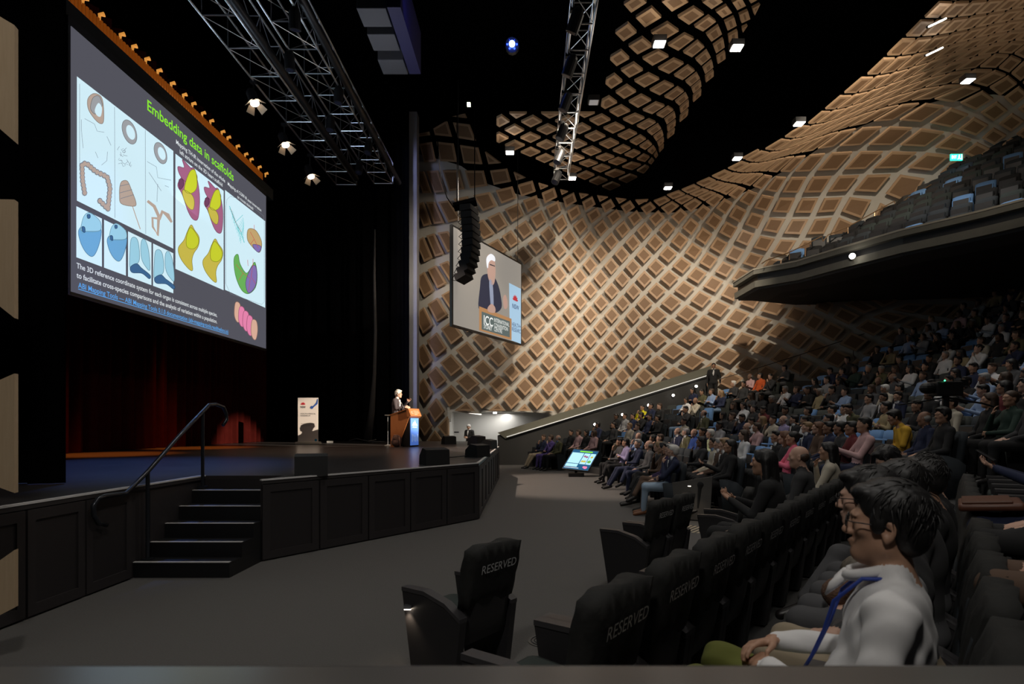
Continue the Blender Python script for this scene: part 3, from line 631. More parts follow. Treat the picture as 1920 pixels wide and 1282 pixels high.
# simple far seat, shared mesh: backrest and tipped-up cushion
def far_seat_mesh():
    bm = BM(); back_geo(bm, .50, .36, .98, .10); 
    for f in bm.faces: f.material_index = 0
    n0 = len(bm.faces); box(bm, (0, .17, .62), (.44, .09, .40), Matrix.Rotation(.10, 3, 'X'), .03)
    n1 = len(bm.faces)
    for x in (-.275, .275): prism(bm, ARM, x-.02, x+.02, lambda u, v, q: (q, u*.7, v))
    bm.faces.ensure_lookup_table()
    for f in bm.faces[n1:]: f.material_index = 1
    tri_fix(bm); me = bpy.data.meshes.new('far_seat'); bm.to_mesh(me); bm.free(); me.materials.append(FAB['slate']); me.materials.append(FRAME)
    for p in me.polygons: p.use_smooth = p.material_index == 0
    return me
FSM = far_seat_mesh()
# ------------------------------------------------------------------ modelling bodies: blended solids turned into one continuous surface
def cone(a, b, ra, rb, reg=1, k=.03, R=None): return dict(t='c', a=Vector(a), b=Vector(b), ra=ra, rb=rb, g=reg, k=k)
def ell(c, r, reg=0, k=.02, R=None, sub=False): return dict(t='e', c=Vector(c), r=Vector(r), g=reg, k=k, R=R, sub=sub)
def xform(prims, M, org):
    org = Vector(org); R3 = M
    for p in prims:
        if p['t'] == 'c': p['a'] = org+R3 @ (p['a']-org); p['b'] = org+R3 @ (p['b']-org)
        else: p['c'] = org+R3 @ (p['c']-org); p['R'] = R3 @ (p['R'] or Matrix.Identity(3))
    return prims
def sdf_mesh(prims, h, noise=None):
    lo = np.full(3, 1e9); hi = -lo; bb = []
    for p in prims:
        if p['t'] == 'c':
            A = np.array(p['a']); B = np.array(p['b']); l = np.minimum(A-p['ra'], B-p['rb']); u = np.maximum(A+p['ra'], B+p['rb'])
        else: m = max(p['r']); l = np.array(p['c'])-m; u = np.array(p['c'])+m
        bb.append((l, u))
        if not p.get('sub'): lo = np.minimum(lo, l); hi = np.maximum(hi, u)
    lo -= 3*h; hi += 3*h; n = np.ceil((hi-lo)/h).astype(int)+1
    Fd = np.full(n, .2, np.float32); raw = np.full(n, .2, np.float32); lab = np.zeros(n, np.int8)
    ax = [(lo[i]+h*np.arange(n[i])).astype(np.float32) for i in range(3)]
    for p, (l, u) in zip(prims, bb):
        m = p['k']+2.5*h; i0 = np.maximum(((l-m-lo)/h).astype(int), 0); i1 = np.minimum(((u+m-lo)/h).astype(int)+2, n)
        if (i1 <= i0).any(): continue
        sl = tuple(slice(a, b) for a, b in zip(i0, i1))
        X = ax[0][sl[0]][:, None, None]; Y = ax[1][sl[1]][None, :, None]; Z = ax[2][sl[2]][None, None, :]
        if p['t'] == 'c':
            a = p['a']; d = p['b']-a; L = max(d.length_squared, 1e-9)
            t = np.clip(((X-a.x)*d.x+(Y-a.y)*d.y+(Z-a.z)*d.z)/L, 0, 1)
            D = np.sqrt((X-a.x-t*d.x)**2+(Y-a.y-t*d.y)**2+(Z-a.z-t*d.z)**2)-(p['ra']+(p['rb']-p['ra'])*t)
        else:
            c, r = p['c'], p['r']; x, y, z = X-c.x, Y-c.y, Z-c.z
            if p['R']:
                Q = p['R'].transposed(); x, y, z = [Q[i][0]*x+Q[i][1]*y+Q[i][2]*z for i in range(3)]
            k0 = np.sqrt((x/r.x)**2+(y/r.y)**2+(z/r.z)**2); k1 = np.sqrt((x/r.x**2)**2+(y/r.y**2)**2+(z/r.z**2)**2)+1e-9; D = k0*(k0-1)/k1
        k = p['k']; f = Fd[sl]
        if p.get('sub'):
            hh = np.maximum(k-np.abs(f+D), 0)/k; Fd[sl] = np.maximum(f, -D)+hh*hh*k/4
        else:
            r_ = raw[sl]; lt = D < r_; lab[sl] = np.where(lt, p['g'], lab[sl]); raw[sl] = np.where(lt, D, r_)
            hh = np.maximum(k-np.abs(f-D), 0)/k; Fd[sl] = np.minimum(f, D)-hh*hh*k/4
    if noise is not None:
        amp, fr, regs = noise; X, Y, Z = ax[0][:, None, None], ax[1][None, :, None], ax[2][None, None, :]
        nz = np.sin(X*fr[0]+1.3*np.sin(Z*fr[2]*.6)+Y*fr[1]*.4)*np.sin(Y*fr[1]+Z*fr[2]*.3)+.5*np.sin(Z*fr[2]*1.9+X*fr[0]*1.7)
        Fd = Fd+np.where(np.isin(lab, regs), amp*nz, 0).astype(np.float32)
    S = Fd < 0
    # surface nets
    c = np.zeros(tuple(n-1), np.int8)
    for a in (0, 1):
        for b in (0, 1):
            for d in (0, 1): c += S[a:n[0]-1+a, b:n[1]-1+b, d:n[2]-1+d]
    I = np.argwhere((c > 0) & (c < 8)); idx = -np.ones(tuple(n-1), np.int32); idx[tuple(I.T)] = np.arange(len(I))
    acc = np.zeros((len(I), 3)); cn = np.zeros(len(I)); C8 = [(a, b, d) for a in (0, 1) for b in (0, 1) for d in (0, 1)]
    val = {q: Fd[I[:, 0]+q[0], I[:, 1]+q[1], I[:, 2]+q[2]] for q in C8}
    for q in C8:
        for axn in range(3):
            if q[axn]: continue
            e = list(q); e[axn] = 1; e = tuple(e); va, vb = val[q], val[e]; m = (va < 0) != (vb < 0)
            t = va/(va-vb+1e-12); pt = np.tile(np.array(q, float), (len(I), 1)); pt[:, axn] += t
            acc[m] += pt[m]; cn[m] += 1
    V = lo+h*(I+acc/np.maximum(cn, 1)[:, None]); Ls = lab[tuple(I.T)]; Fs = []
    for axn in range(3):
        a1, a2 = [(1, 2), (2, 0), (0, 1)][axn]
        s0 = [slice(1, -1)]*3; s0[axn] = slice(0, -1); s1 = list(s0); s1[axn] = slice(1, None)
        A = S[tuple(s0)]; B = S[tuple(s1)]; E = np.argwhere(A != B); sg = A[tuple(E.T)]
        off = np.ones(3, int); off[axn] = 0; E = E+off
        def id_(d1, d2):
            Q = E.copy(); Q[:, a1] -= d1; Q[:, a2] -= d2; return idx[tuple(Q.T)]
        q = np.stack([id_(1, 1), id_(0, 1), id_(0, 0), id_(1, 0)], 1); q[~sg] = q[~sg][:, ::-1]; Fs.append(q)
    Q = np.concatenate(Fs); Q = Q[(Q >= 0).all(1)]
    return V, Q, Ls
def sdf_obj_mesh(name, prims, h, noise=None, nm=6):
    V, Q, L = sdf_mesh(prims, h, noise); me = bpy.data.meshes.new(name)
    me.vertices.add(len(V)); me.vertices.foreach_set('co', V.astype(np.float32).ravel())
    me.loops.add(Q.size); me.loops.foreach_set('vertex_index', Q.astype(np.int32).ravel())
    me.polygons.add(len(Q)); me.polygons.foreach_set('loop_start', np.arange(0, Q.size, 4, dtype=np.int32))
    me.polygons.foreach_set('loop_total', np.full(len(Q), 4, np.int32))
    for i in range(nm): me.materials.append(None)
    me.polygons.foreach_set('material_index', L[Q[:, 0]].astype(np.int32)); me.polygons.foreach_set('use_smooth', np.ones(len(Q), bool))
    me.update(calc_edges=True); return me
def hand(w, d, nrm, side, reg=0, curl=.5, s=1.):
    """five-fingered hand: wrist w, pointing d, palm facing nrm, thumb on side*(d x nrm)"""
    d = Vector(d).normalized(); nrm = Vector(nrm); nrm = (nrm-d*nrm.dot(d)).normalized(); l = d.cross(nrm)*side; w = Vector(w); P = []
    for o in (-.026, -.009, .009, .026): P.append(cone(w+d*.012*s+l*o*.6*s, w+d*.085*s+l*o*s, .014*s, .0115*s, reg, .012))
    for q, (o, L) in enumerate(((.030, .068), (.011, .078), (-.009, .073), (-.028, .058))):
        a = w+d*.088*s+l*o*s; dd = d.copy()
        for j, fr in enumerate((.45, .32, .23)):
            ang = curl*(.55+.3*j+.08*q); dd = (dd*math.cos(ang)+nrm*math.sin(ang)).normalized(); b = a+dd*L*fr*s
            P.append(cone(a, b, (.0095-.001*j)*s, (.0088-.001*j)*s, reg, .004)); a = b
    a = w+d*.03*s+l*.024*s; b = a+(d*.6+l*.7+nrm*.3).normalized()*.042*s; c = b+(d*.85+l*.15+nrm*.5).normalized()*.034*s
    P += [cone(a, b, .014*s, .011*s, reg, .01), cone(b, c, .0105*s, .008*s, reg, .005)]
    return P
def head(c, yaw=0, pitch=0, roll=0, hair='short', detail=1, hreg=4, face_only=False, hair_only=False, fem=False):
    c = Vector(c); o = lambda x, y, z: (c.x+x, c.y+y, c.z+z); P = []
    if not hair_only:
        P += [ell(o(0, -.012, .032), (.073, .093, .088), 0, .02), ell(o(0, .022, -.035), (.058, .064, .072), 0, .03), ell(o(0, .060, -.088), (.026, .022, .020), 0, .03),
              cone(o(-.045, .0, -.055), o(0, .058, -.088), .020, .018, 0, .03), cone(o(.045, .0, -.055), o(0, .058, -.088), .020, .018, 0, .03),
              cone(o(0, .082, .018), o(0, .105, -.022), .008, .013, 0, .012), ell(o(.013, .094, -.027), (.010, .011, .008), 0, .008), ell(o(-.013, .094, -.027), (.010, .011, .008), 0, .008),
              ell(o(0, .080, .030), (.050, .014, .010), 0, .02), ell(o(0, .089, -.052), (.023, .010, .0065), 0, .006), ell(o(0, .086, -.062), (.020, .010, .007), 0, .006),
              ell(o(.042, .058, -.010), (.022, .020, .020), 0, .02), ell(o(-.042, .058, -.010), (.022, .020, .020), 0, .02),
              ell(o(.076, -.008, -.004), (.010, .020, .032), 0, .006), ell(o(-.076, -.008, -.004), (.010, .020, .032), 0, .006)]
        for s in (-1, 1):
            P += [ell(o(s*.031, .094, .012), (.017, .012, .010), 0, .012, sub=True), ell(o(s*.031, .078, .011), (.013, .012, .011), 0, .003)]
            if detail > 1: P += [ell(o(s*.083, -.004, .002), (.008, .010, .018), 0, .006, sub=True), ell(o(s*.079, -.004, -.030), (.007, .009, .010), 0, .006)]
    if hair == 'short': H = [ell(o(0, -.022, .052), (.083, .097, .080), hreg, .01), ell(o(0, -.055, .0), (.076, .058, .075), hreg, .02), ell(o(0, .050, .098), (.055, .040, .024), hreg, .02)]
    elif hair == 'full': H = [ell(o(0, -.020, .060), (.087, .102, .082), hreg, .01), ell(o(0, -.058, .0), (.078, .060, .080), hreg, .02), ell(o(0, .058, .098), (.060, .042, .028), hreg, .02), ell(o(.03, -.01, .125), (.05, .06, .022), hreg, .02), ell(o(.074, .018, .020), (.012, .022, .035), hreg, .01), ell(o(-.074, .018, .020), (.012, .022, .035), hreg, .01)]
    elif hair == 'bald': H = [ell(o(0, -.052, .004), (.081, .056, .058), hreg, .01), ell(o(.062, -.03, .005), (.020, .035, .030), hreg, .01), ell(o(-.062, -.03, .005), (.020, .035, .030), hreg, .01)]
    elif hair == 'bun': H = [ell(o(0, -.020, .050), (.082, .096, .080), hreg, .01), ell(o(0, -.05, .0), (.075, .06, .07), hreg, .02), ell(o(0, -.125, .055), (.038, .036, .036), hreg, .02)]
    else: H = [ell(o(0, -.022, .050), (.087, .100, .083), hreg, .01), cone(o(.062, -.03, .02), o(.085, -.045, -.19), .038, .030, hreg, .03), cone(o(-.062, -.03, .02), o(-.085, -.045, -.19), .038, .030, hreg, .03), cone(o(0, -.07, .0), o(0, -.10, -.22), .06, .05, hreg, .04), cone(o(.02, .055, .095), o(.066, .03, .03), .022, .018, hreg, .02), cone(o(-.02, .055, .095), o(-.066, .03, .03), .022, .018, hreg, .02)]
    if hair_only: P = H
    elif not face_only: P += H
    R = Matrix.Rotation(yaw, 3, 'Z') @ Matrix.Rotation(pitch, 3, 'X') @ Matrix.Rotation(roll, 3, 'Y')
    return xform(P, R, (c.x, c.y-.02, c.z-.07))
POSE = {  # elbow R, wrist R, hand dir R, palm R, elbow L, wrist L, dir L, palm L
 'lap': ((.26, -.03, .70), (.11, .20, .63), (-.5, .7, -.2), (0, -.2, -1), (-.26, -.03, .70), (-.11, .20, .63), (.5, .7, -.2), (0, -.2, -1)),
 'chin': ((.22, .10, .74), (.06, .10, .98), (-.3, -.1, 1), (-.5, -1, 0), (-.25, .02, .72), (-.02, .20, .70), (1, .2, 0), (0, -1, -.2)),
 'chinl': ((.25, .02, .72), (.02, .20, .70), (-1, .2, 0), (0, -1, -.2), (-.22, .10, .74), (-.06, .10, .98), (.3, -.1, 1), (.5, -1, 0)),
 'clasp': ((.25, -.10, .76), (.075, .20, .77), (-.65, .6, -.05), (-.3, -.3, -1), (-.25, -.10, .74), (-.075, .19, .73), (.65, .6, -.05), (.3, -.3, -1)),
 'cross': ((.25, .0, .74), (-.06, .15, .80), (-1, .1, .1), (0, -1, 0), (-.25, .0, .74), (.06, .12, .84), (1, .0, .1), (0, -1, 0)),
 'phone': ((.24, .04, .74), (.07, .28, .84), (-.3, .8, .5), (0, 0, 1), (-.24, .04, .74), (-.07, .28, .84), (.3, .8, .5), (0, 0, 1)),
 'arms': ((.28, .02, .72), (.27, .27, .66), (0, 1, -.1), (0, 0, -1), (-.28, .02, .72), (-.27, .27, .66), (0, 1, -.1), (0, 0, -1))}
def seated(pose='lap', hair='short', yaw=0, pitch=0, legs='flat', v=.02, suit=False, lean=0., fat=1., shorthair=True, hair_in=True, scarf=False):
    near = v < .015; T = 1; sh = .175*fat; P = []
    cy = lambda y, z: y-lean*(z-.5)
    er, wr, dr, pr, el, wl, dl, plm = POSE[pose]
    hc = (0, cy(-.05, 1.2), 1.205)
    P += [ell((0, -.03, .54), (.175*fat, .15, .11), 2, .05), ell((0, cy(-.05, .68), .68), (.155*fat, .125*fat, .17), T, .05), ell((0, cy(-.09, .88), .88), (.175*fat, .118, .18), T, .05),
          cone((-sh+.02, cy(-.10, 1.0), .995), (sh-.02, cy(-.10, 1.0), .995), .065, .065, T, .05), cone((0, cy(-.09, 1.04), 1.03), (0, cy(-.07, 1.13), 1.12), .060, .054, 0, .03)]
    P.append(cone((-.05, cy(-.09, 1.06), 1.055), (.05, cy(-.09, 1.06), 1.055), .045, .045, T, .02))
    if suit: P += [ell((0, cy(.015, .93), .93), (.035, .025, .12), 5, .01), cone((-.035, cy(-.05, 1.07), 1.075), (.035, cy(-.05, 1.07), 1.075), .040, .040, 5, .01)]
    for s, e, w_, d, pm in ((1, er, wr, dr, pr), (-1, el, wl, dl, plm)):
        S = (s*sh, cy(-.10, .98), .975); P += [cone(S, e, .060*fat, .046, T, .03), cone(e, w_, .045, .032, T, .02)]
        w3 = Vector(w_); dd = Vector(d).normalized()
        if near: P += hand(w3, d, pm, s*(-1 if Vector(d).cross(Vector(pm)).x*s > 0 else 1), 0, .55)
        else: P += [cone(w3, w3+dd*.10, .034, .028, 0, .01), cone(w3+dd*.08, w3+dd*.13+Vector(pm).normalized()*.03, .024, .016, 0, .01), cone(w3+dd*.03, w3+dd*.07+Vector((-s*.03, 0, .02)), .016, .012, 0, .01)]
    for s in (-1, 1):
        if legs == 'flat' or (legs == 'cross' and s < 0): K = (s*.13, .42, .53); A = (s*.13, .46, .12)
        elif legs == 'high': K = (s*.14, .41, .625); A = (s*.13, .46, .14)
        elif legs == 'out': K = (s*.12, .44, .52); A = (s*.09, .68, .14)
        else: K = (.02, .44, .62); A = (-.18, .62, .34)
        P += [cone((s*.09, .0, .535), K, .092*fat, .070, 2, .04), cone(K, A, .066, .046, 2, .03)]
        a = Vector(A); t = Vector((0, 1, -.15)) if legs != 'cross' or s < 0 else Vector((-.45, .8, -.3)); t.normalize()
        P += [cone(a-Vector((0, .02, .05)), a+t*.17-Vector((0, 0, .07)), .042, .034, 3, .02)]
    P += head(hc, yaw, pitch, 0, hair, 2 if near else 1, face_only=not hair_in)
    return P, hc
def standing(pose='side', hair='short', yaw=0, pitch=0, suit=True, lean=0., hair_in=True):
    P = []; Z = 1.0; hc = (0, .02+lean*1.0, 1.60)
    y = lambda z: lean*max(0, z-.9)
    P += [ell((0, 0, .95), (.165, .115, .12), 2, .05), ell((0, y(1.1), 1.10), (.165, .115, .18), 1, .05), ell((0, y(1.28)-.01, 1.28), (.19, .122, .17), 1, .05), ell((0, -.005, .92), (.178, .125, .10), 1, .04),
          cone((-.155, y(1.4), 1.405), (.155, y(1.4), 1.405), .066, .066, 1, .05), cone((0, y(1.45), 1.43), (0, y(1.5)+.01, 1.53), .058, .054, 0, .03)]
    if suit: P += [ell((0, y(1.3)+.10, 1.32), (.035, .03, .12), 5, .01), cone((-.035, y(1.46)+.02, 1.475), (.035, y(1.46)+.02, 1.475), .040, .040, 5, .01)]
    arms = {'side': (((.25, -.02, 1.13), (.25, .05, .90), (0, .1, -1)), ((-.25, -.02, 1.13), (-.25, .05, .90), (0, .1, -1))),
            'phone': (((.24, .0, 1.14), (.10, .22, 1.14), (-.5, .8, .1)), ((-.24, .0, 1.14), (-.10, .22, 1.12), (.5, .8, .1))),
            'speak': (((.24, .10, 1.16), (.16, .34, 1.20), (-.2, .9, -.1)), ((-.23, .12, 1.18), (-.12, .34, 1.36), (.15, .7, .75)))}[pose]
    for s, (e, w_, d) in zip((1, -1), arms):
        P += [cone((s*.185, y(1.38), 1.385), e, .064, .048, 1, .03), cone(e, w_, .046, .033, 1, .02)]; P += hand(w_, d, (-s*.7, 0, -.3), s*(1 if pose != 'side' else -1), 0, .35, 1.1)
    for s in (-1, 1):
        P += [cone((s*.085, 0, .90), (s*.10, .02, .50), .088, .062, 2, .04), cone((s*.10, .02, .50), (s*.10, -.02, .10), .060, .046, 2, .03), cone((s*.10, -.05, .045), (s*.12, .16, .035), .042, .034, 3, .02)]
    P += head(hc, yaw, pitch, 0, hair, 1, face_only=not hair_in)
    return P, hc
SKINS = [mat('skin_fair', (.56, .34, .25), .55), mat('skin_tan', (.44, .25, .165), .55), mat('skin_brown', (.28, .15, .095), .55), mat('skin_dark', (.15, .08, .05), .55)]
HAIRM = {'black': mat('hair_black', (.010, .009, .009), .5), 'brown': mat('hair_brown', (.055, .032, .020), .55), 'grey': mat('hair_grey', (.32, .31, .30), .6), 'white': mat('hair_white', (.68, .66, .62), .6), 'blond': mat('hair_fair', (.27, .17, .085), .55), 'auburn': mat('hair_auburn', (.13, .055, .025), .55)}
TOPM = {'black': (.012, .012, .013), 'charcoal': (.035, .035, .037), 'navy': (.014, .02, .055), 'white': (.72, .71, .71), 'cream': (.50, .45, .36), 'light grey': (.30, .30, .31), 'maroon': (.13, .018, .022), 'pink': (.80, .16, .26), 'pale pink': (.52, .33, .33), 'mustard': (.62, .36, .03), 'yellow': (.78, .70, .02), 'olive': (.10, .095, .045), 'pale blue': (.26, .36, .56), 'royal blue': (.02, .06, .26), 'dark green': (.018, .04, .03), 'brown': (.10, .06, .04), 'khaki': (.34, .27, .15), 'orange': (.55, .09, .015), 'dark grey': (.07, .07, .075), 'lilac': (.30, .26, .44), 'sage': (.40, .45, .28), 'purple': (.035, .02, .075)}
TM = {k: mat('cloth_'+k.replace(' ', '_'), v, .88, noise=.12, scale=12) for k, v in TOPM.items()}
PANT = {'black': TM['black'], 'navy': TM['navy'], 'grey': TM['dark grey'], 'jeans': mat('denim', (.16, .24, .36), .9), 'pale jeans': mat('pale_denim', (.30, .40, .52), .9), 'beige': mat('chino', (.30, .245, .17), .9), 'brown': TM['brown'], 'olive': mat('olive_cotton', (.115, .125, .022), .9)}
SHOE = mat('shoe_black', (.012, .010, .010), .4); SHOEB = mat('shoe_tan', (.22, .09, .04), .45)
def dress(o, skin, top, pants, hair, shoe=None, shirt=None):
    L = [SKINS[skin], TM[top], PANT[pants], shoe or SHOE, HAIRM[hair], shirt or TM['white']]
    for i, m in enumerate(L):
        if i < len(o.material_slots): s = o.material_slots[i]; s.link = 'OBJECT'; s.material = m
    return o
_PM = {}
def person_mesh(kind='seated', **k):
    key = (kind, tuple(sorted(k.items())))
    if key not in _PM:
        v = k.get('v', .02); kk = dict(k)
        if kind == 'seated': P, hc = seated(**kk)
        else: kk.pop('v', None); P, hc = standing(**kk)
        _PM[key] = (sdf_obj_mesh('person', P, v), hc)
    return _PM[key]
_HM = {}
def hair_mesh(hc, yaw, pitch, style, v, amp=.0015):
    key = (tuple(hc), yaw, pitch, style, v)
    if key not in _HM:
        P = head(hc, yaw, pitch, 0, style, hair_only=True, hreg=0)
        if style in ('short', 'full', 'bun', 'long'):   # keep the hairline off the face
            F_ = [ell((hc[0], hc[1]+.092, hc[2]-.005), (.066, .050, .082), 0, .01, sub=True)]
            P += xform(F_, Matrix.Rotation(yaw, 3, 'Z') @ Matrix.Rotation(pitch, 3, 'X'), (hc[0], hc[1]-.02, hc[2]-.07))
        _HM[key] = sdf_obj_mesh('hair', P, v, (amp, (260, 170, 70), [0]), 1)
    return _HM[key]
def glasses(parent, hc, yaw, pitch, m=None):
    bm = BM(); R = Matrix.Rotation(yaw, 3, 'Z') @ Matrix.Rotation(pitch, 3, 'X'); O = Vector((hc[0], hc[1]-.02, hc[2]-.07)); c = Vector(hc)
    g = lambda x, y, z: O+R @ (c+Vector((x, y, z))-O)
    for s in (-1, 1):
        tube(bm, [g(s*.032+.023*math.cos(t*math.pi/6), .103, .010+.017*math.sin(t*math.pi/6)) for t in range(13)], .0019, 6)
        tube(bm, [g(s*.055, .102, .014), g(s*.078, .085, .014), g(s*.081, .0, .012), g(s*.080, -.02, -.004)], .0019, 6)
    tube(bm, [g(-.010, .105, .014), g(.010, .105, .014)], .0017, 6)
    return obj('glasses', bm, m or BLACKM, parent, smooth=True)

def strands(parent, hc, yaw, pitch, n, m, seed=1, L=.05):
    """loose locks over the hair so that its outline is soft"""
    R = Matrix.Rotation(yaw, 3, 'Z') @ Matrix.Rotation(pitch, 3, 'X'); O = Vector((hc[0], hc[1]-.02, hc[2]-.07)); c = Vector(hc); rg = random.Random(seed); bm = BM()
    for _ in range(n):
        th = rg.uniform(0, 2*math.pi); ph = rg.uniform(-.45, 1.5); d = Vector((math.cos(ph)*math.cos(th), math.cos(ph)*math.sin(th), math.sin(ph)))
        if d.y > .55 and d.z < .62: continue
        if abs(d.x) > .75 and d.z < .05 and d.y > -.2: continue
        p = Vector((d.x*.086, -.022+d.y*.101, .046+d.z*.089)); t = (Vector((d.x*.5, .55 if d.z > .4 else -.1, -.75))); t = (t-d*t.dot(d))
        if t.length < .05: t = d.orthogonal()
        t.normalize(); t = (t+Vector((rg.uniform(-.5, .5), rg.uniform(-.5, .5), rg.uniform(-.3, .4)))).normalized(); pts = []; q = p.copy(); l = L*rg.uniform(.5, 1.2); k = rg.uniform(.10, .30)
        for j in range(4):
            pts.append(O+R @ (c+q-O)); t = (t+d*k*(1 if j < 1 else -.9)+Vector((0, 0, -.12))).normalized(); q = q+t*l/3
        tube(bm, pts, [.0022, .0026, .0018, .0005], 4, False)
    return obj('hair_locks', bm, m, parent, smooth=True)
# ------------------------------------------------------------------ audience
def headpx(s, dz=1.2, fwd=.24): q = s['p']+s['f']*fwd+Vector((0, 0, dz)); return proj(q)
MAIN = [s for s in SEATS if s['blk'] == 'main']
for s in SEATS: s['occ'] = None
def face_turn(s): return 0
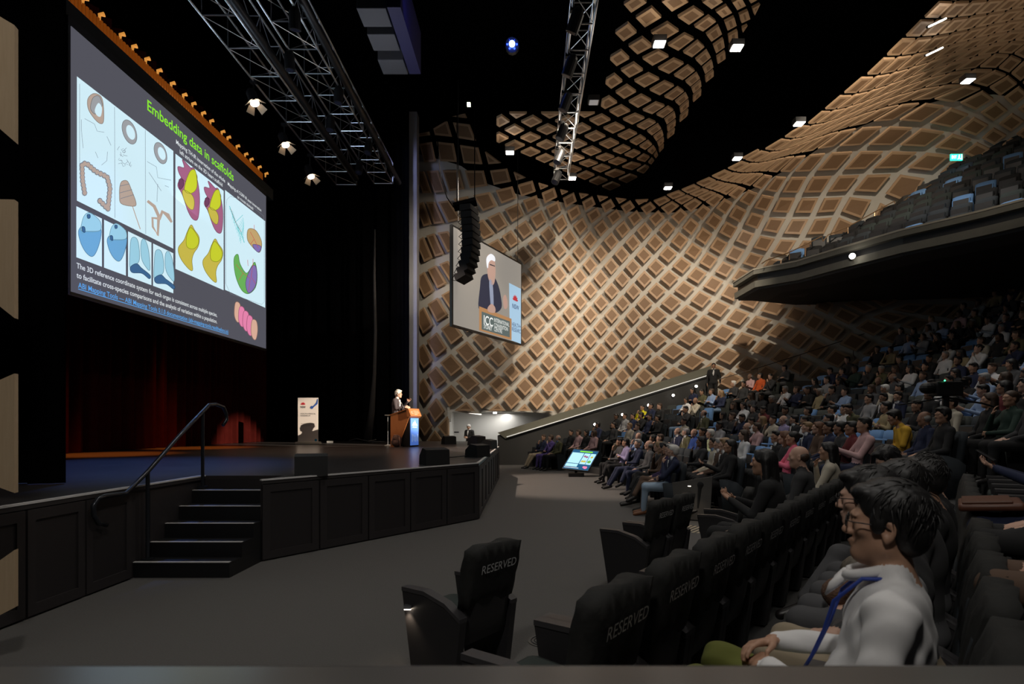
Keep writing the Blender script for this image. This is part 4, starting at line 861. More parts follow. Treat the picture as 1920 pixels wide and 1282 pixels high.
# explicit people of the middle block: head pixel, hair style, hair colour, top, trousers, skin, pose, extras
EX = [
 (1284, 857, 'short', 'white', 'navy', 'pale jeans', 0, 'chinl', 'suit', 'white-haired person in navy suit resting chin on hand, nearest in the front row'),
 (1264, 854, 'short', 'grey', 'navy', 'brown', 0, 'lap', 'cross', 'grey-haired person in navy with crossed brown trousers in the front row'),
 (1244, 852, 'short', 'black', 'purple', 'black', 1, 'lap', 'out', 'black-haired person in dark purple top in the front row'),
 (1228, 852, 'long', 'black', 'brown', 'black', 1, 'chin', 'cross', 'long-haired person in brown patterned top, hand at face, front row'),
 (1208, 847, 'bald', 'grey', 'dark grey', 'navy', 0, 'lap', 'cross', 'balding person in dark grey top with crossed legs, front row'),
 (1183, 841, 'short', 'grey', 'navy', 'navy', 0, 'chin', 'out', 'grey-haired person in navy jacket, hand at chin, front row'),
 (1171, 835, 'short', 'black', 'lilac', 'black', 1, 'cross', 'cross', 'dark-haired person in lilac shirt at far end of front row'),
 (1328, 845, 'long', 'black', 'cream', 'black', 1, 'lap', 'suit', 'person with long black hair in cream cardigan and lanyard'),
 (1346, 850, 'long', 'black', 'black', 'black', 1, 'lap', '', 'person with long straight black hair in black beside cream cardigan'),
 (1381, 850, 'full', 'blond', 'black', 'black', 0, 'phone', 'suit', 'fair curly-haired person in black blazer holding a phone'),
 (1235, 833, 'long', 'blond', 'charcoal', 'black', 0, 'lap', '', 'fair long-haired person in charcoal behind the front row'),
 (1232, 819, 'short', 'brown', 'black', 'black', 0, 'chin', '', 'brown-haired person in black with hand at face behind fair-haired person'),
 (1198, 819, 'bald', 'grey', 'pale blue', 'black', 0, 'chin', '', 'bald person in pale blue shirt resting face on hand'),
 (1160, 818, 'short', 'black', 'dark grey', 'black', 1, 'chin', '', 'dark-haired person in grey jumper leaning on hand, second row'),
 (1125, 820, 'long', 'brown', 'pale pink', 'black', 0, 'lap', '', 'brown long-haired person in pale pink cardigan above the monitor'),
 (1108, 820, 'long', 'black', 'black', 'black', 1, 'lap', '', 'dark-haired person in black seated above the floor monitor'),
 (1310, 829, 'long', 'black', 'charcoal', 'black', 2, 'chin', '', 'long-haired person in charcoal leaning on a hand, third row'),
 (1286, 815, 'short', 'grey', 'olive', 'black', 0, 'lap', 'suit', 'grey-haired person in olive brown jacket, third row'),
 (1359, 832, 'short', 'grey', 'brown', 'black', 0, 'lap', 'suit', 'grey-haired person in brown jacket behind cream cardigan'),
 (1383, 833, 'long', 'brown', 'white', 'black', 0, 'lap', '', 'brown long-haired person in white top, third row'),
 (1332, 809, 'short', 'white', 'sage', 'brown', 0, 'cross', '', 'white-haired bearded person in sage green jacket'),
 (1295, 807, 'bald', 'brown', 'royal blue', 'black', 0, 'lap', '', 'balding person in royal blue jacket'),
 (1262, 807, 'bald', 'grey', 'navy', 'black', 0, 'cross', 'suit', 'bald person in navy jacket over a pale shirt'),
 (1388, 796, 'bald', 'grey', 'black', 'black', 0, 'lap', 'suit', 'bald person in black jacket over pale shirt with papers'),
 (1402, 799, 'short', 'brown', 'pale pink', 'black', 1, 'chin', '', 'brown-haired person in pale pink top beside bald person'),
 (1318, 783, 'bald', 'brown', 'olive', 'black', 0, 'lap', 'suit', 'balding person in olive jacket and white shirt, fifth row'),
 (1267, 791, 'short', 'black', 'cream', 'black', 2, 'cross', '', 'dark-haired person with arms folded in cream top'),
 (1207, 791, 'short', 'black', 'navy', 'black', 2, 'lap', '', 'black-haired person in navy top right of two pale tops'),
 (1224, 793, 'short', 'black', 'black', 'black', 1, 'chin', '', 'black-haired person in black, hand at chin, beside navy top'),
 (1173, 798, 'full', 'blond', 'cream', 'beige', 0, 'lap', '', 'fair-haired person in cream top'),
 (1186, 797, 'short', 'brown', 'light grey', 'black', 0, 'lap', '', 'brown-haired person in light grey shirt and lanyard beside cream top'),
 (1140, 805, 'short', 'black', 'charcoal', 'black', 1, 'lap', '', 'black-haired person in charcoal near the ramp wall'),
 (1121, 799, 'short', 'black', 'navy', 'black', 2, 'chin', '', 'black-haired person in navy with hand at chin near ramp wall'),
 (1450, 784, 'short', 'black', 'cream', 'black', 1, 'chin', '', 'black-haired person in cream jumper with hand at chin'),
 (1466, 786, 'bald', 'grey', 'lilac', 'black', 0, 'lap', '', 'bald person in lilac shirt beside cream jumper'),
 (1479, 791, 'short', 'black', 'black', 'black', 1, 'lap', 'suit', 'dark-haired person in black jacket beside lilac shirt'),
 (1440, 836, 'short', 'black', 'black', 'black', 1, 'lap', 'suit', 'black-haired person with glasses in black blazer beside pink jacket'),
 (1473, 841, 'bun', 'black', 'pink', 'black', 1, 'phone', '', 'person in bright pink jacket with tied black hair'),
 (1487, 827, 'long', 'auburn', 'charcoal', 'black', 0, 'lap', '', 'auburn long-haired person behind pink jacket'),
 (1202, 765, 'bun', 'black', 'yellow', 'black', 1, 'chin', '', 'person in bright lemon yellow top beside the ramp wall'),
 (1690, 809, 'full', 'black', 'mustard', 'black', 1, 'chinl', 'fwd', 'person in mustard yellow jacket leaning head on hand'),
 (1778, 796, 'full', 'black', 'black', 'black', 1, 'lap', 'glasses', 'black-haired person with thin glasses in black jumper'),
 (1887, 783, 'bun', 'brown', 'dark green', 'black', 1, 'chin', '', 'brown-haired person in dark green jumper, hand at chin, right edge'),
 (1579, 822, 'short', 'black', 'maroon', 'black', 2, 'cross', '', 'black-haired bearded person in maroon checked shirt, arms folded'),
 (1550, 818, 'short', 'black', 'navy', 'black', 2, 'lap', '', 'black-haired person in navy jacket left of maroon shirt'),
 (1572, 800, 'short', 'black', 'charcoal', 'black', 2, 'lap', '', 'black-haired person in charcoal behind maroon shirt'),
 (1549, 796, 'short', 'black', 'pale blue', 'black', 1, 'lap', '', 'black-haired person in pale blue shirt behind navy jacket'),
 (1528, 803, 'long', 'auburn', 'brown', 'black', 0, 'lap', '', 'auburn long-haired person in brown top'),
 (1506, 816, 'short', 'blond', 'navy', 'black', 0, 'lap', 'suit', 'fair-haired person in navy blazer'),
 (1644, 770, 'short', 'black', 'khaki', 'black', 1, 'cross', '', 'black-haired person in khaki shirt looking up'),
 (1603, 772, 'short', 'black', 'olive', 'black', 1, 'lap', 'fwd', 'black-haired person in olive bending forward'),
 (1587, 772, 'short', 'black', 'white', 'black', 1, 'chin', '', 'black-haired person in white shirt beside olive top'),
 (1784, 761, 'short', 'black', 'cream', 'black', 1, 'lap', '', 'black-haired person in cream jumper below the camera tripod'),
 (1826, 761, 'long', 'brown', 'black', 'black', 1, 'lap', '', 'person with long brown hair in black right of the tripod'),
 (1872, 761, 'long', 'black', 'maroon', 'black', 1, 'lap', '', 'long black-haired person in maroon near the right edge'),
 (1913, 757, 'short', 'brown', 'charcoal', 'black', 0, 'lap', '', 'brown-haired person in charcoal at the right picture edge'),
 (1577, 735, 'short', 'black', 'pale blue', 'black', 1, 'phone', '', 'black-haired person in pale blue shirt looking at a phone'),
 (1621, 751, 'short', 'black', 'light grey', 'black', 1, 'lap', '', 'black-haired person in light grey top, middle rows'),
 (1653, 739, 'short', 'black', 'black', 'black', 2, 'lap', 'suit', 'black-haired person in black suit and white shirt, middle rows'),
 (1681, 737, 'short', 'black', 'navy', 'black', 1, 'lap', 'suit', 'black-haired person in navy suit beside black suit'),
 (1894, 724, 'short', 'black', 'black', 'black', 0, 'lap', 'phones', 'camera operator in black wearing headphones near right edge'),
 (1557, 766, 'short', 'black', 'white', 'black', 1, 'lap', '', 'black-haired person in white top left of olive top'),
 (1032, 826, 'short', 'brown', 'purple', 'black', 0, 'chinl', 'dress', 'person in purple floral dress leaning on hand, far front corner'),
 (1021, 816, 'short', 'brown', 'navy', 'beige', 1, 'chin', 'out', 'person in navy top and beige trousers beside purple dress'),
 (1057, 821, 'bald', 'grey', 'olive', 'black', 0, 'lap', 'suit', 'bald person in olive suit right of purple dress'),
 (1084, 809, 'short', 'brown', 'pale pink', 'black', 0, 'lap', '', 'brown-haired person in pale pink shirt near the ramp wall'),
 (1063, 803, 'short', 'black', 'black', 'black', 1, 'lap', '', 'black-haired person in black at far ramp wall'),
 (1400, 722, 'short', 'black', 'charcoal', 'black', 2, 'lap', '', 'dark-haired person in charcoal near the standing guard'),
 (1760, 670, 'short', 'grey', 'white', 'black', 0, 'lap', '', 'grey-haired person in white top, upper rows'),
 (1869, 615, 'short', 'grey', 'white', 'black', 0, 'arms', '', 'person in white shirt with grey hair, upper right rows'),
 (1420, 690, 'short', 'black', 'orange', 'black', 1, 'lap', '', 'dark-haired person in orange top near upper ramp wall'),
]
for e in EX:
    best = None; bd = 1e9
    for s in MAIN:
        if s['occ']: continue
        x, y = headpx(s); d = math.hypot((x-e[0]), (y-e[1])*1.6)
        if s['row'] == 0 and 'front row' not in e[9] and 'front corner' not in e[9] and 'purple' not in e[9]: d += 9
        if d < bd: bd = d; best = s
    if best is not None and bd < 60: best['occ'] = e
rnd = random.Random(11)
vis = []
for s in MAIN:
    x, y = headpx(s)
    if 930 < x < 1935 and s['p'].y > 3: vis.append(s)
    else: s['occ'] = None
tops_far = ['black']*7+['charcoal']*5+['navy']*4+['dark grey']*3+['white']*4+['cream']*2+['light grey', 'light grey', 'olive', 'maroon', 'pale pink', 'brown', 'pale blue', 'khaki', 'dark green', 'lilac']
hairs_far = [('short', 'black')]*9+[('long', 'black')]*4+[('short', 'brown')]*2+[('long', 'brown'), ('short', 'grey'), ('bald', 'grey'), ('bun', 'black'), ('long', 'blond'), ('short', 'white')]
for s in vis:
    if s['occ']: continue
    x, y = headpx(s)
    p = .12 if y > 790 else (.30 if (y > 735 and x > 1480) else (.74 if x < 1700 else .6))
    if y > 800 and x < 1160: p = .3
    if rnd.random() < p:
        hs, hcl = rnd.choice(hairs_far); s['occ'] = (x, y, hs, hcl, rnd.choice(tops_far), rnd.choice(['black', 'black', 'navy', 'grey', 'jeans']), rnd.choice([0, 1, 1, 1, 2, 2, 3]), rnd.choice(['lap', 'lap', 'chin', 'cross', 'phone', 'chinl']), '', None)
YAW = [-.45, -.1, .25]
HN = {'short': '%s-haired', 'long': 'long-%s-haired', 'bald': 'bald', 'bun': 'tied-%s-haired', 'full': 'thick-%s-haired'}
PN = {'lap': 'hands in lap', 'chin': 'hand at chin', 'chinl': 'leaning on a hand', 'cross': 'arms folded', 'phone': 'holding hands up', 'arms': 'arms on rests'}
seat_count = {}
NPER = 0
for s in sorted(vis, key=lambda s: (s['row'], -s['p'].y)):
    r = s['row']; seat_count[r] = seat_count.get(r, 0)+1; s['n'] = seat_count[r]
    e = s['occ']
    if not e: continue
    x, y, hs, hcl, top, pan, sk, pose, ext, lab = e
    near = s['p'].y < 15.5 and lab is not None
    v = .0125 if near else (.017 if s['p'].y < 18 else .022)
    yaw = rnd.choice(YAW); pitch = rnd.choice([-.12, .05]) if lab is None else (-.25 if ext == 'fwd' or 'bending' in lab else .06)
    legs = 'cross' if ext == 'cross' else ('out' if ext == 'out' else 'flat')
    hstyle = hs if near or hs != 'full' else 'short'
    me, hc = person_mesh('seated', pose=pose, hair=hstyle, yaw=yaw, pitch=round(pitch, 2), legs=legs, v=v, suit=ext == 'suit', lean=-.25 if ext == 'fwd' else .05, hair_in=not near)
    o = bpy.data.objects.new('person', me); COL.objects.link(o)
    o.location = s['p']+s['f']*.24; f = s['f']; o.rotation_euler = (0, 0, math.atan2(f.y, f.x)-math.pi/2)
    if lab is None and rnd.random() < .8: o.scale = [rnd.uniform(.96, 1.05)]*3
    dress(o, sk, top, 'pale jeans' if pan == 'pale jeans' else pan, hcl, SHOEB if pan == 'pale jeans' else None, TM['pale blue'] if ext == 'suit' and rnd.random() < .3 else None)
    if ext == 'dress': o.material_slots[1].material = FLORAL = mat('floral_cloth', (.10, .065, .24), .9, noise=.95, scale=16); o.material_slots[2].material = FLORAL
    if near:
        h = obj_link = bpy.data.objects.new('hair', hair_mesh(hc, yaw, round(pitch, 2), hstyle, .010)); COL.objects.link(h); h.parent = o
        h.material_slots[0].link = 'OBJECT'; h.material_slots[0].material = HAIRM[hcl]
        if 'glasses' in (lab or '') or pose == 'lap' and hcl == 'grey': glasses(o, hc, yaw, pitch)
    if ext == 'phones':
        bm = BM(); tube(bm, [(hc[0]+.10*math.cos(t), hc[1], hc[2]+.02+.13*math.sin(t)) for t in [k*math.pi/10 for k in range(11)]], .009, 6)
        for q in (-1, 1): ball(bm, (hc[0]+q*.10, hc[1], hc[2]), (.025, .04, .045), 10, 6)
        obj('headphones', bm, BLACKM, o)
    if lab is None:
        lab = '%s person in %s top, %s, %s row, %s from ramp wall' % ((HN[hs] % hcl if '%' in HN[hs] else HN[hs]), top, PN[pose], ORD[r], ORD[s['n']-1] if s['n'] > 1 else 'first')
    tag(o, lab, 'person', 'seated audience'); NPER += 1
# seats of the middle block and balcony: nearest 260 as individuals
blue_px = [(1675, 790), (1590, 806), (1609, 806), (1636, 806), (1644, 828), (1564, 790), (1513, 740), (1528, 750), (1235, 818), (1429, 785), (1425, 820), (1437, 820), (1449, 820), (1461, 820), (1406, 835), (1298, 795), (1427, 853), (1090, 815), (1200, 795), (1290, 765), (1310, 765), (1365, 738), (1370, 728), (1620, 705), (1600, 697), (1665, 660), (1700, 645), (1790, 660), (1815, 657), (1730, 680)]
blues = set()
for bx, by in blue_px:
    c = [s for s in vis if not s['occ'] and id(s) not in blues]
    b = min(c, key=lambda s: math.hypot(proj(s['p']+Vector((0, 0, .85)))[0]-bx, proj(s['p']+Vector((0, 0, .85)))[1]-by)); blues.add(id(b))
allseats = [s for s in vis]+[s for s in BSEATS if 1440 < proj(s['p'])[0] < 1945]
bc = {}
for s in sorted(BSEATS, key=lambda s: (s['row'], -s['p'].y)): bc[s['row']] = bc.get(s['row'], 0)+1; s['n'] = bc[s['row']]
allseats.sort(key=lambda s: s['p'].y+(3 if s.get('occ') else 0))
nnear = sum(1 for s in SEATS if s['blk'] == 'near'); LIM = 296-nnear; restbm = BM(); nrest = 0; rest_parts = {}
for q, s in enumerate(allseats):
    bal = s['blk'] == 'balcony'
    if id(s) in blues or (bal and rnd.random() < .17): c = 'blue'
    elif rnd.random() < (.10 if s['row'] > 6 and not bal else 0) and not s.get('occ'): c = 'blue'
    elif s['row'] < 5 and not bal: c = 'slate'
    else: c = rnd.choice(['grey', 'grey', 'slate'] if not bal else ['slate', 'slate', 'green', 'black'])
    f = s['f']; M = Matrix.Translation(s['p']) @ Matrix.Rotation(math.atan2(f.y, f.x)-math.pi/2, 4, 'Z')
    if q < LIM:
        o = bpy.data.objects.new('auditorium_seat', FSM); COL.objects.link(o); o.matrix_world = M
        o.material_slots[0].link = 'OBJECT'; o.material_slots[0].material = FAB[c]
        cn = {'blue': 'light blue', 'slate': 'dark slate', 'grey': 'grey green', 'green': 'dark green', 'black': 'black'}[c]
        where = 'balcony' if bal else 'stalls'
        tag(o, '%s upholstered %s seat, %s row, %s from the patterned side wall' % (cn, where, ORD[s['row']], 'first' if s['n'] == 1 else ORD[s['n']-1]), 'seat', 'seats on the balcony' if bal else 'seats in the middle stalls')
    else: rest_parts.setdefault(c, []).append(M); nrest += 1
V0 = np.array([v.co[:] for v in FSM.vertices]); vsR, fsR, msR = [], [], []; slot = {'slate': 0, 'grey': 1, 'blue': 2, 'green': 3}
for c, Ms in rest_parts.items():
    for M in Ms:
        A = np.array(M); b = len(vsR); vsR += [tuple(t) for t in (V0@A[:3, :3].T+A[:3, 3])]
        for p in FSM.polygons: fsR.append(tuple(b+i for i in p.vertices)); msR.append(slot.get(c, 0) if p.material_index == 0 else 4)
if vsR: tag(obj('distant_seats', (vsR, fsR, msR), [FAB['slate'], FAB['grey'], FAB['blue'], FAB['green'], FRAME]), 'remaining far rows of small seats in upper stalls and balcony', 'seats', kind='stuff')
print('people', NPER, 'seats', len(allseats)+nnear, 'rest', nrest, 'panels', len(PAN))
# ------------------------------------------------------------------ people of the near block
def near_person(row, k, lab, hs, hcl, top, pan, sk, pose, v, yaw, pitch, lean=0., legs='flat', suit=False, gl=False, fat=1., amp=.0015, shoe=None, shift=(0, 0), full=False):
    s = [q for q in SEATS if q['blk'] == 'near' and q['row'] == row and q['idx'] == k][0]
    P, hc = seated(pose=pose, hair=hs, yaw=yaw, pitch=pitch, legs=legs, v=.01, suit=suit, lean=lean, fat=fat, hair_in=False)
    me = sdf_obj_mesh('person', P, v, (.005, (36, 27, 31), [1, 2]) if v < .009 else None)
    o = bpy.data.objects.new('person', me); COL.objects.link(o); f = s['f']
    o.location = s['p']+f*(.25+shift[1])+Vector((f.y, -f.x, 0))*shift[0]; o.rotation_euler = (0, 0, math.atan2(f.y, f.x)-math.pi/2)
    dress(o, sk, top, pan, hcl, shoe); tag(o, lab, 'person', 'seated audience')
    h = bpy.data.objects.new('hair', hair_mesh(hc, yaw, pitch, hs, min(v, .007), amp)); COL.objects.link(h); h.parent = o; h.material_slots[0].link = 'OBJECT'; h.material_slots[0].material = HAIRM[hcl]
    if gl: glasses(o, hc, yaw, pitch)
    if hs in ('full', 'short', 'bald') and row == 2: strands(h, hc, yaw, pitch, 520 if k < 2 else 260, HAIRM[hcl], k+3, .05 if hs == 'full' else .03)
    return o, hc
P1, HC1 = near_person(2, 0, 'person in white shirt, blue lanyard and glasses, hands clasped, nearest the camera', 'full', 'black', 'white', 'olive', 1, 'clasp', .0062, .05, .05, lean=.10, gl=True, suit=False, amp=.0018, shift=(-.072, .096), legs='high')
bm = BM()
for s_ in (-1, 1): tube(bm, [(s_*.075, -.155, 1.07), (s_*.085, -.07, 1.06), (s_*.078, .005, .98), (s_*.055, .035, .88), (s_*.03, .075, .78), (0, .115, .70)], .006, 6)
ob = obj('lanyard', bm, mat('lanyard_blue', (.02, .05, .30), .6), P1, smooth=True)
bm = BM(); box(bm, (0, .15, .672), (.085, .012, .06), Matrix.Rotation(-.9, 3, 'X')); obj('name_badge', bm, WHITEM, ob)
bm = BM(); ring = [(.066*math.sin(t*math.pi/12), -.078+.062*math.cos(t*math.pi/12), 1.072-.020*math.cos(t*math.pi/12)) for t in range(1, 24)]
tube(bm, ring, [.006]+[.017]*21+[.006], 8)
for s_ in (-1, 1): tube(bm, [(s_*.022, -.018, 1.052), (s_*.050, .012, 1.020), (s_*.040, .034, .985)], [.016, .013, .003], 6)
obj('collar', bm, TM['white'], P1, smooth=True)
near_person(2, 1, 'person with glasses and thick black hair leaning forward behind the white shirt', 'full', 'black', 'charcoal', 'beige', 0, 'lap', .0085, .0, -.02, lean=-.20, gl=True, amp=.0018)
P3, _ = near_person(2, 2, 'person in dark patterned top and grey trousers, third from the camera', 'full', 'black', 'charcoal', 'grey', 0, 'lap', .010, .1, .0, lean=-.10)
near_person(2, 3, 'person in dark patterned top and grey trousers, fourth from the camera', 'short', 'black', 'black', 'grey', 1, 'lap', .011, .0, .0, lean=.0)
P5, _ = near_person(2, 4, 'person in dark grey-green trousers holding a red phone', 'short', 'black', 'black', 'grey', 0, 'phone', .011, .0, -.2, lean=.0, legs='cross')
near_person(2, 7, 'black-haired person in black leather jacket bent down beside the covered seats', 'full', 'black', 'charcoal', 'black', 0, 'phone', .012, .3, -.5, lean=-.45)
near_person(1, 6, 'person with long black hair in black, seen from behind in reserved row', 'long', 'black', 'black', 'black', 1, 'phone', .011, .1, .0, lean=-.1)
near_person(1, 8, 'balding brown-haired person in dark suit in the reserved row', 'bald', 'brown', 'charcoal', 'black', 0, 'lap', .012, .2, -.05)
near_person(1, 11, 'person with long black hair in cream top at far end of reserved row', 'long', 'black', 'cream', 'black', 1, 'chin', .013, .3, .0)
near_person(3, 2, 'person with hands forward and brown trousers at lower right edge', 'short', 'brown', 'black', 'brown', 0, 'lap', .010, .0, .0)
near_person(3, 4, 'person in black with crossed knees at right edge', 'short', 'black', 'black', 'black', 0, 'lap', .012, .0, .0)
near_person(3, 5, 'person in navy trousers with brown leather bag on lap, right edge', 'short', 'black', 'navy', 'navy', 0, 'lap', .012, .0, .0)
near_person(3, 7, 'person in black using a phone at right edge', 'short', 'black', 'navy', 'black', 0, 'phone', .012, .0, -.2)
# ------------------------------------------------------------------ people on and beside the stage
def stander(loc, face, lab, pose, hs, hcl, top, pan, sk, v, yaw=0, pitch=0, lean=0., suit=True, sc=1., gl=False):
    P, hc = standing(pose, hs, yaw, pitch, suit, lean, hair_in=False); me = sdf_obj_mesh('person', P, v)
    o = bpy.data.objects.new('person', me); COL.objects.link(o); o.location = loc; o.rotation_euler = (0, 0, math.atan2(face[1], face[0])-math.pi/2); o.scale = (sc, sc, sc)
    dress(o, sk, top, pan, hcl); tag(o, lab, 'person')
    h = bpy.data.objects.new('hair', hair_mesh(hc, yaw, pitch, hs, .009)); COL.objects.link(h); h.parent = o; h.material_slots[0].link = 'OBJECT'; h.material_slots[0].material = HAIRM[hcl]
    if gl: glasses(o, hc, yaw, pitch)
    return o
TOPM['speaker'] = 0; TM['speaker'] = mat('grey_suit', (.050, .040, .046), .85, noise=.1)
TM['speaker'] = TM['speaker']
LY = 18.3
stander((-4.30, 18.55, SH), (1, -.12), 'white-haired speaker in grey suit talking with raised hand behind the lectern', 'speak', 'full', 'white', 'speaker', 'black', 0, .011, lean=.08, sc=1.06, gl=True, yaw=-.1)
stander((U(880, 800, 25.6).x, 25.6, 0), (-.5, -.85), 'person in black suit looking down inside the white alcove', 'phone', 'short', 'grey', 'black', 'black', 1, .014, pitch=-.45, sc=1.02)
zz = U(1338, 744, 24.0)
stander((U(1338, 744, 23.9).x, 23.9, 2.55), (-.3, -1), 'standing person in black suit and open white shirt at top of ramp wall', 'side', 'short', 'black', 'black', 'black', 2, .016, sc=1.02)
bm = BM(); box(bm, (zz.x, 23.9, 2.3), (1.2, 1.0, .5)); struct('floor_landing', bm, STEP)
# lectern
TEAK = wood('teak', (.34, .115, .035), (.46, .17, .06), 3, .4)
lec = empty('lectern', (-3.93, 18.25, SH), -.36); tag(lec, 'angular teak lectern with lit blue front panel on the stage', 'lectern')
f_side = lambda u, v, q: (u, q, v)
prof = [(-.34, 0), (-.34, 1.02), (.30, 1.20), (.36, 1.16), (.34, .92), (-.06, 0)]
for s in (-.30, .28):
    bm = BM(); prism(bm, prof, s, s+.02, f_side); tri_fix(bm); obj('side_panel', bm, TEAK, lec)
bm = BM(); prism(bm, [(-.36, 1.02), (.32, 1.215), (.32, 1.19), (-.36, .995)], -.32, .32, f_side); tri_fix(bm); obj('top', bm, TEAK, lec)
bm = BM(); prism(bm, [(.26, 1.19), (.32, 1.21), (.42, .98), (.36, .93), (.28, .95)], -.32, .32, f_side); tri_fix(bm); hd = obj('header', bm, TEAK, lec)
bm = BM(); prism(bm, [(-.04, .01), (.30, .92), (.34, .92), (.34, .01)], -.26, .26, f_side); tri_fix(bm); obj('plinth', bm, BLACKM, lec)
bm = BM(); box(bm, (.352, 0, .48), (.02, .46, .86)); sc_ = obj('front_screen', bm, mat('lcd_blue', (.10, .24, .75), emit=.45, ecol=(.10, .24, .80)), lec)
plf = Plane((.364, -.23, .05), (0, 1, 0), (0, 0, 1))
shape_on('screen_logo', [[(.10, .66), (.16, .74), (.20, .72), (.24, .80), (.29, .70), (.34, .68), (.38, .62), (.08, .62)]], lambda a, b: plf.p(a, b, .002), mat('lcd_white', (.8, .9, 1), emit=.6), sc_)
text_on('screen_lettering', 'SYDNEY', plf, .10, .55, .26, .04, mat('lcd_white', (0, 0, 0)), sc_, .002)
shape_on('screen_pattern', [[(.05+.1*i, .12+.05*(i % 2)), (.12+.1*i, .10), (.13+.1*i, .34-.06*(i % 3)), (.06+.1*i, .36)] for i in range(4)], lambda a, b: plf.p(a, b, .002), mat('lcd_pale', (.3, .5, .95), emit=.35), sc_)
plh = Plane((.425, -.30, .975), (0, 1, 0), (-.43, 0, 1)); lw = mat('header_lettering', (.75, .70, .62), .5)
for k, t in enumerate(('INTERNATIONAL', 'CONVENTION', 'CENTRE')): text_on('header_lettering', t, plh, .22, .155-.055*k, .30 if k < 2 else .18, .032, lw, hd, .004)
text_on('header_lettering', 'ICC', plh, .06, .08, .12, .08, lw, hd, .004)
bm = BM(); o0 = Vector((-.10, .0, 1.09))
tube(bm, [o0, o0+Vector((.05, 0, .15)), o0+Vector((-.02, 0, .30)), o0+Vector((-.12, 0, .34))], .008, 6); tube(bm, [o0+Vector((.05, .1, 0)), o0+Vector((.0, .08, .2)), o0+Vector((-.16, .04, .32))], .006, 6)
obj('microphone', bm, CHROME, lec)
# backpack and stool
e = empty('backpack', (-4.10, 17.85, SH)); tag(e, 'brown backpack on the stage floor leaning against the lectern', 'backpack')
bm = BM(); ball(bm, (0, 0, .19), (.17, .13, .20)); ball(bm, (.0, -.10, .13), (.12, .06, .11)); obj('bag', bm, mat('bag_brown', (.14, .075, .06), .85, noise=.6, scale=9), e, smooth=True)
bm = BM(); tube(bm, [(-.08, -.12, .30), (-.05, -.16, .38), (.05, -.16, .38), (.08, -.12, .30)], .012, 6); obj('handle', bm, mat('bag_strap', (.40, .22, .16), .8), e)
for s in (-1, 1):
    bm = BM(); tube(bm, [(s*.10, -.11, .32), (s*.13, -.17, .2), (s*.14, -.13, .02), (s*.2, -.12, .02)], .013, 6); obj('strap', bm, mat('bag_strap', (0, 0, 0)), e)
e = empty('side_table', (U(730, 830, 19.0).x, 19.0, SH)); tag(e, 'tall thin-legged side table with white top beside the speaker', 'table')
bm = BM(); box(bm, (0, 0, 1.02), (.22, .35, .03)); obj('top', bm, WHITEM, e)
for sx in (-.05, .12):
    bm = BM(); cyl(bm, (sx, 0, .03), (sx, 0, 1.0), .014, 8); obj('leg', bm, CHROME, e)
bm = BM(); box(bm, (.03, 0, .015), (.3, .3, .03)); obj('base', bm, WHITEM, e)
# pull-up banner
BY = 20.3; b0 = on_z(560, 832, SH); bx0 = U(559, 800, BY).x; bx1 = U(597, 800, BY).x; zt = U(560, 746, BY).z
e = empty('banner_stand', ((bx0+bx1)/2, BY, SH)); tag(e, 'white pull-up banner for medical research standing at back of stage', 'banner')
W2 = (bx1-bx0)/2; HB = zt-SH; bw = mat('banner_white', (.78, .72, .68), .6)
bm = BM(); box(bm, (0, 0, .05), (W2*2+.16, .2, .09), bev=.02); obj('base', bm, mat('banner_base', (.6, .58, .52), .5), e)
bm = BM(); box(bm, (0, -.02, HB/2+.04), (W2*2, .012, HB-.06)); ban = obj('banner_sheet', bm, bw, e)
bm = BM(); cyl(bm, (0, .04, .08), (0, .02, HB), .012, 8); obj('pole', bm, CHROME, e)
plb = Plane((-W2, -.03, .06), (1, 0, 0), (0, 0, 1)); hh = HB-.06
def waratah(name, pl, ca, cb, r, m, parent, lift=.004):
    polys = []
    for k in range(7):
        a = math.pi*(k+.5)/7; c, s = math.cos(a), math.sin(a)
        L = [(ca, cb), (ca+r*(.65*c-.16*s), cb+r*(.65*s+.16*c)), (ca+r*c, cb+r*s), (ca+r*(.65*c+.16*s), cb+r*(.65*s-.16*c))]; polys.append(L)
    for k in range(4):
        a = math.pi*(k+1)/5; c, s = math.cos(a), math.sin(a); polys.append([(ca, cb-.1*r), (ca+.45*r*c-.1*r*s, cb+.3*r*s), (ca+.5*r*c, cb+.45*r*s), (ca+.45*r*c+.1*r*s, cb+.3*r*s)])
    return shape_on(name, polys, lambda a, b: pl.p(a, b, lift), m, parent)
waratah('emblem', plb, .19, hh*.85, .095, mat('waratah_red', (.60, .03, .05), .6), ban)
INK = mat('ink_dark', (.05, .05, .07), .6)
text_on('lettering', 'NSW', plb, .10, hh*.775, .18, .07, INK, ban, .004, True)
text_on('lettering', 'HEALTH+MEDICAL', plb, .10, hh*.635, .54, .045, INK, ban, .004); text_on('lettering', 'RESEARCH', plb, .10, hh*.59, .34, .045, INK, ban, .004)
text_on('lettering', 'NSW HEALTH AND MEDICAL', plb, .12, hh*.42, .5, .02, INK, ban, .004); text_on('lettering', 'RESEARCH OFFICE', plb, .12, hh*.375, .34, .02, INK, ban, .004)
BLU = mat('banner_blue', (.03, .10, .42), .6)
circ = lambda a, b, r: [(a+r*math.cos(t*math.pi/10), b+r*math.sin(t*math.pi/10)) for t in range(20)]
shape_on('molecule', [circ(.50, hh*.79, .055), [(.52, hh*.80), (.66, hh*.90), (.70, hh*.98), (.72, hh*.98), (.71, hh*.87), (.55, hh*.785)]], lambda a, b: plb.p(a, b, .004), BLU, ban)
shape_on('molecule', [circ(.64, hh*.06, .045)], lambda a, b: plb.p(a, b, .004), mat('banner_cyan', (.02, .30, .55), .6), ban)
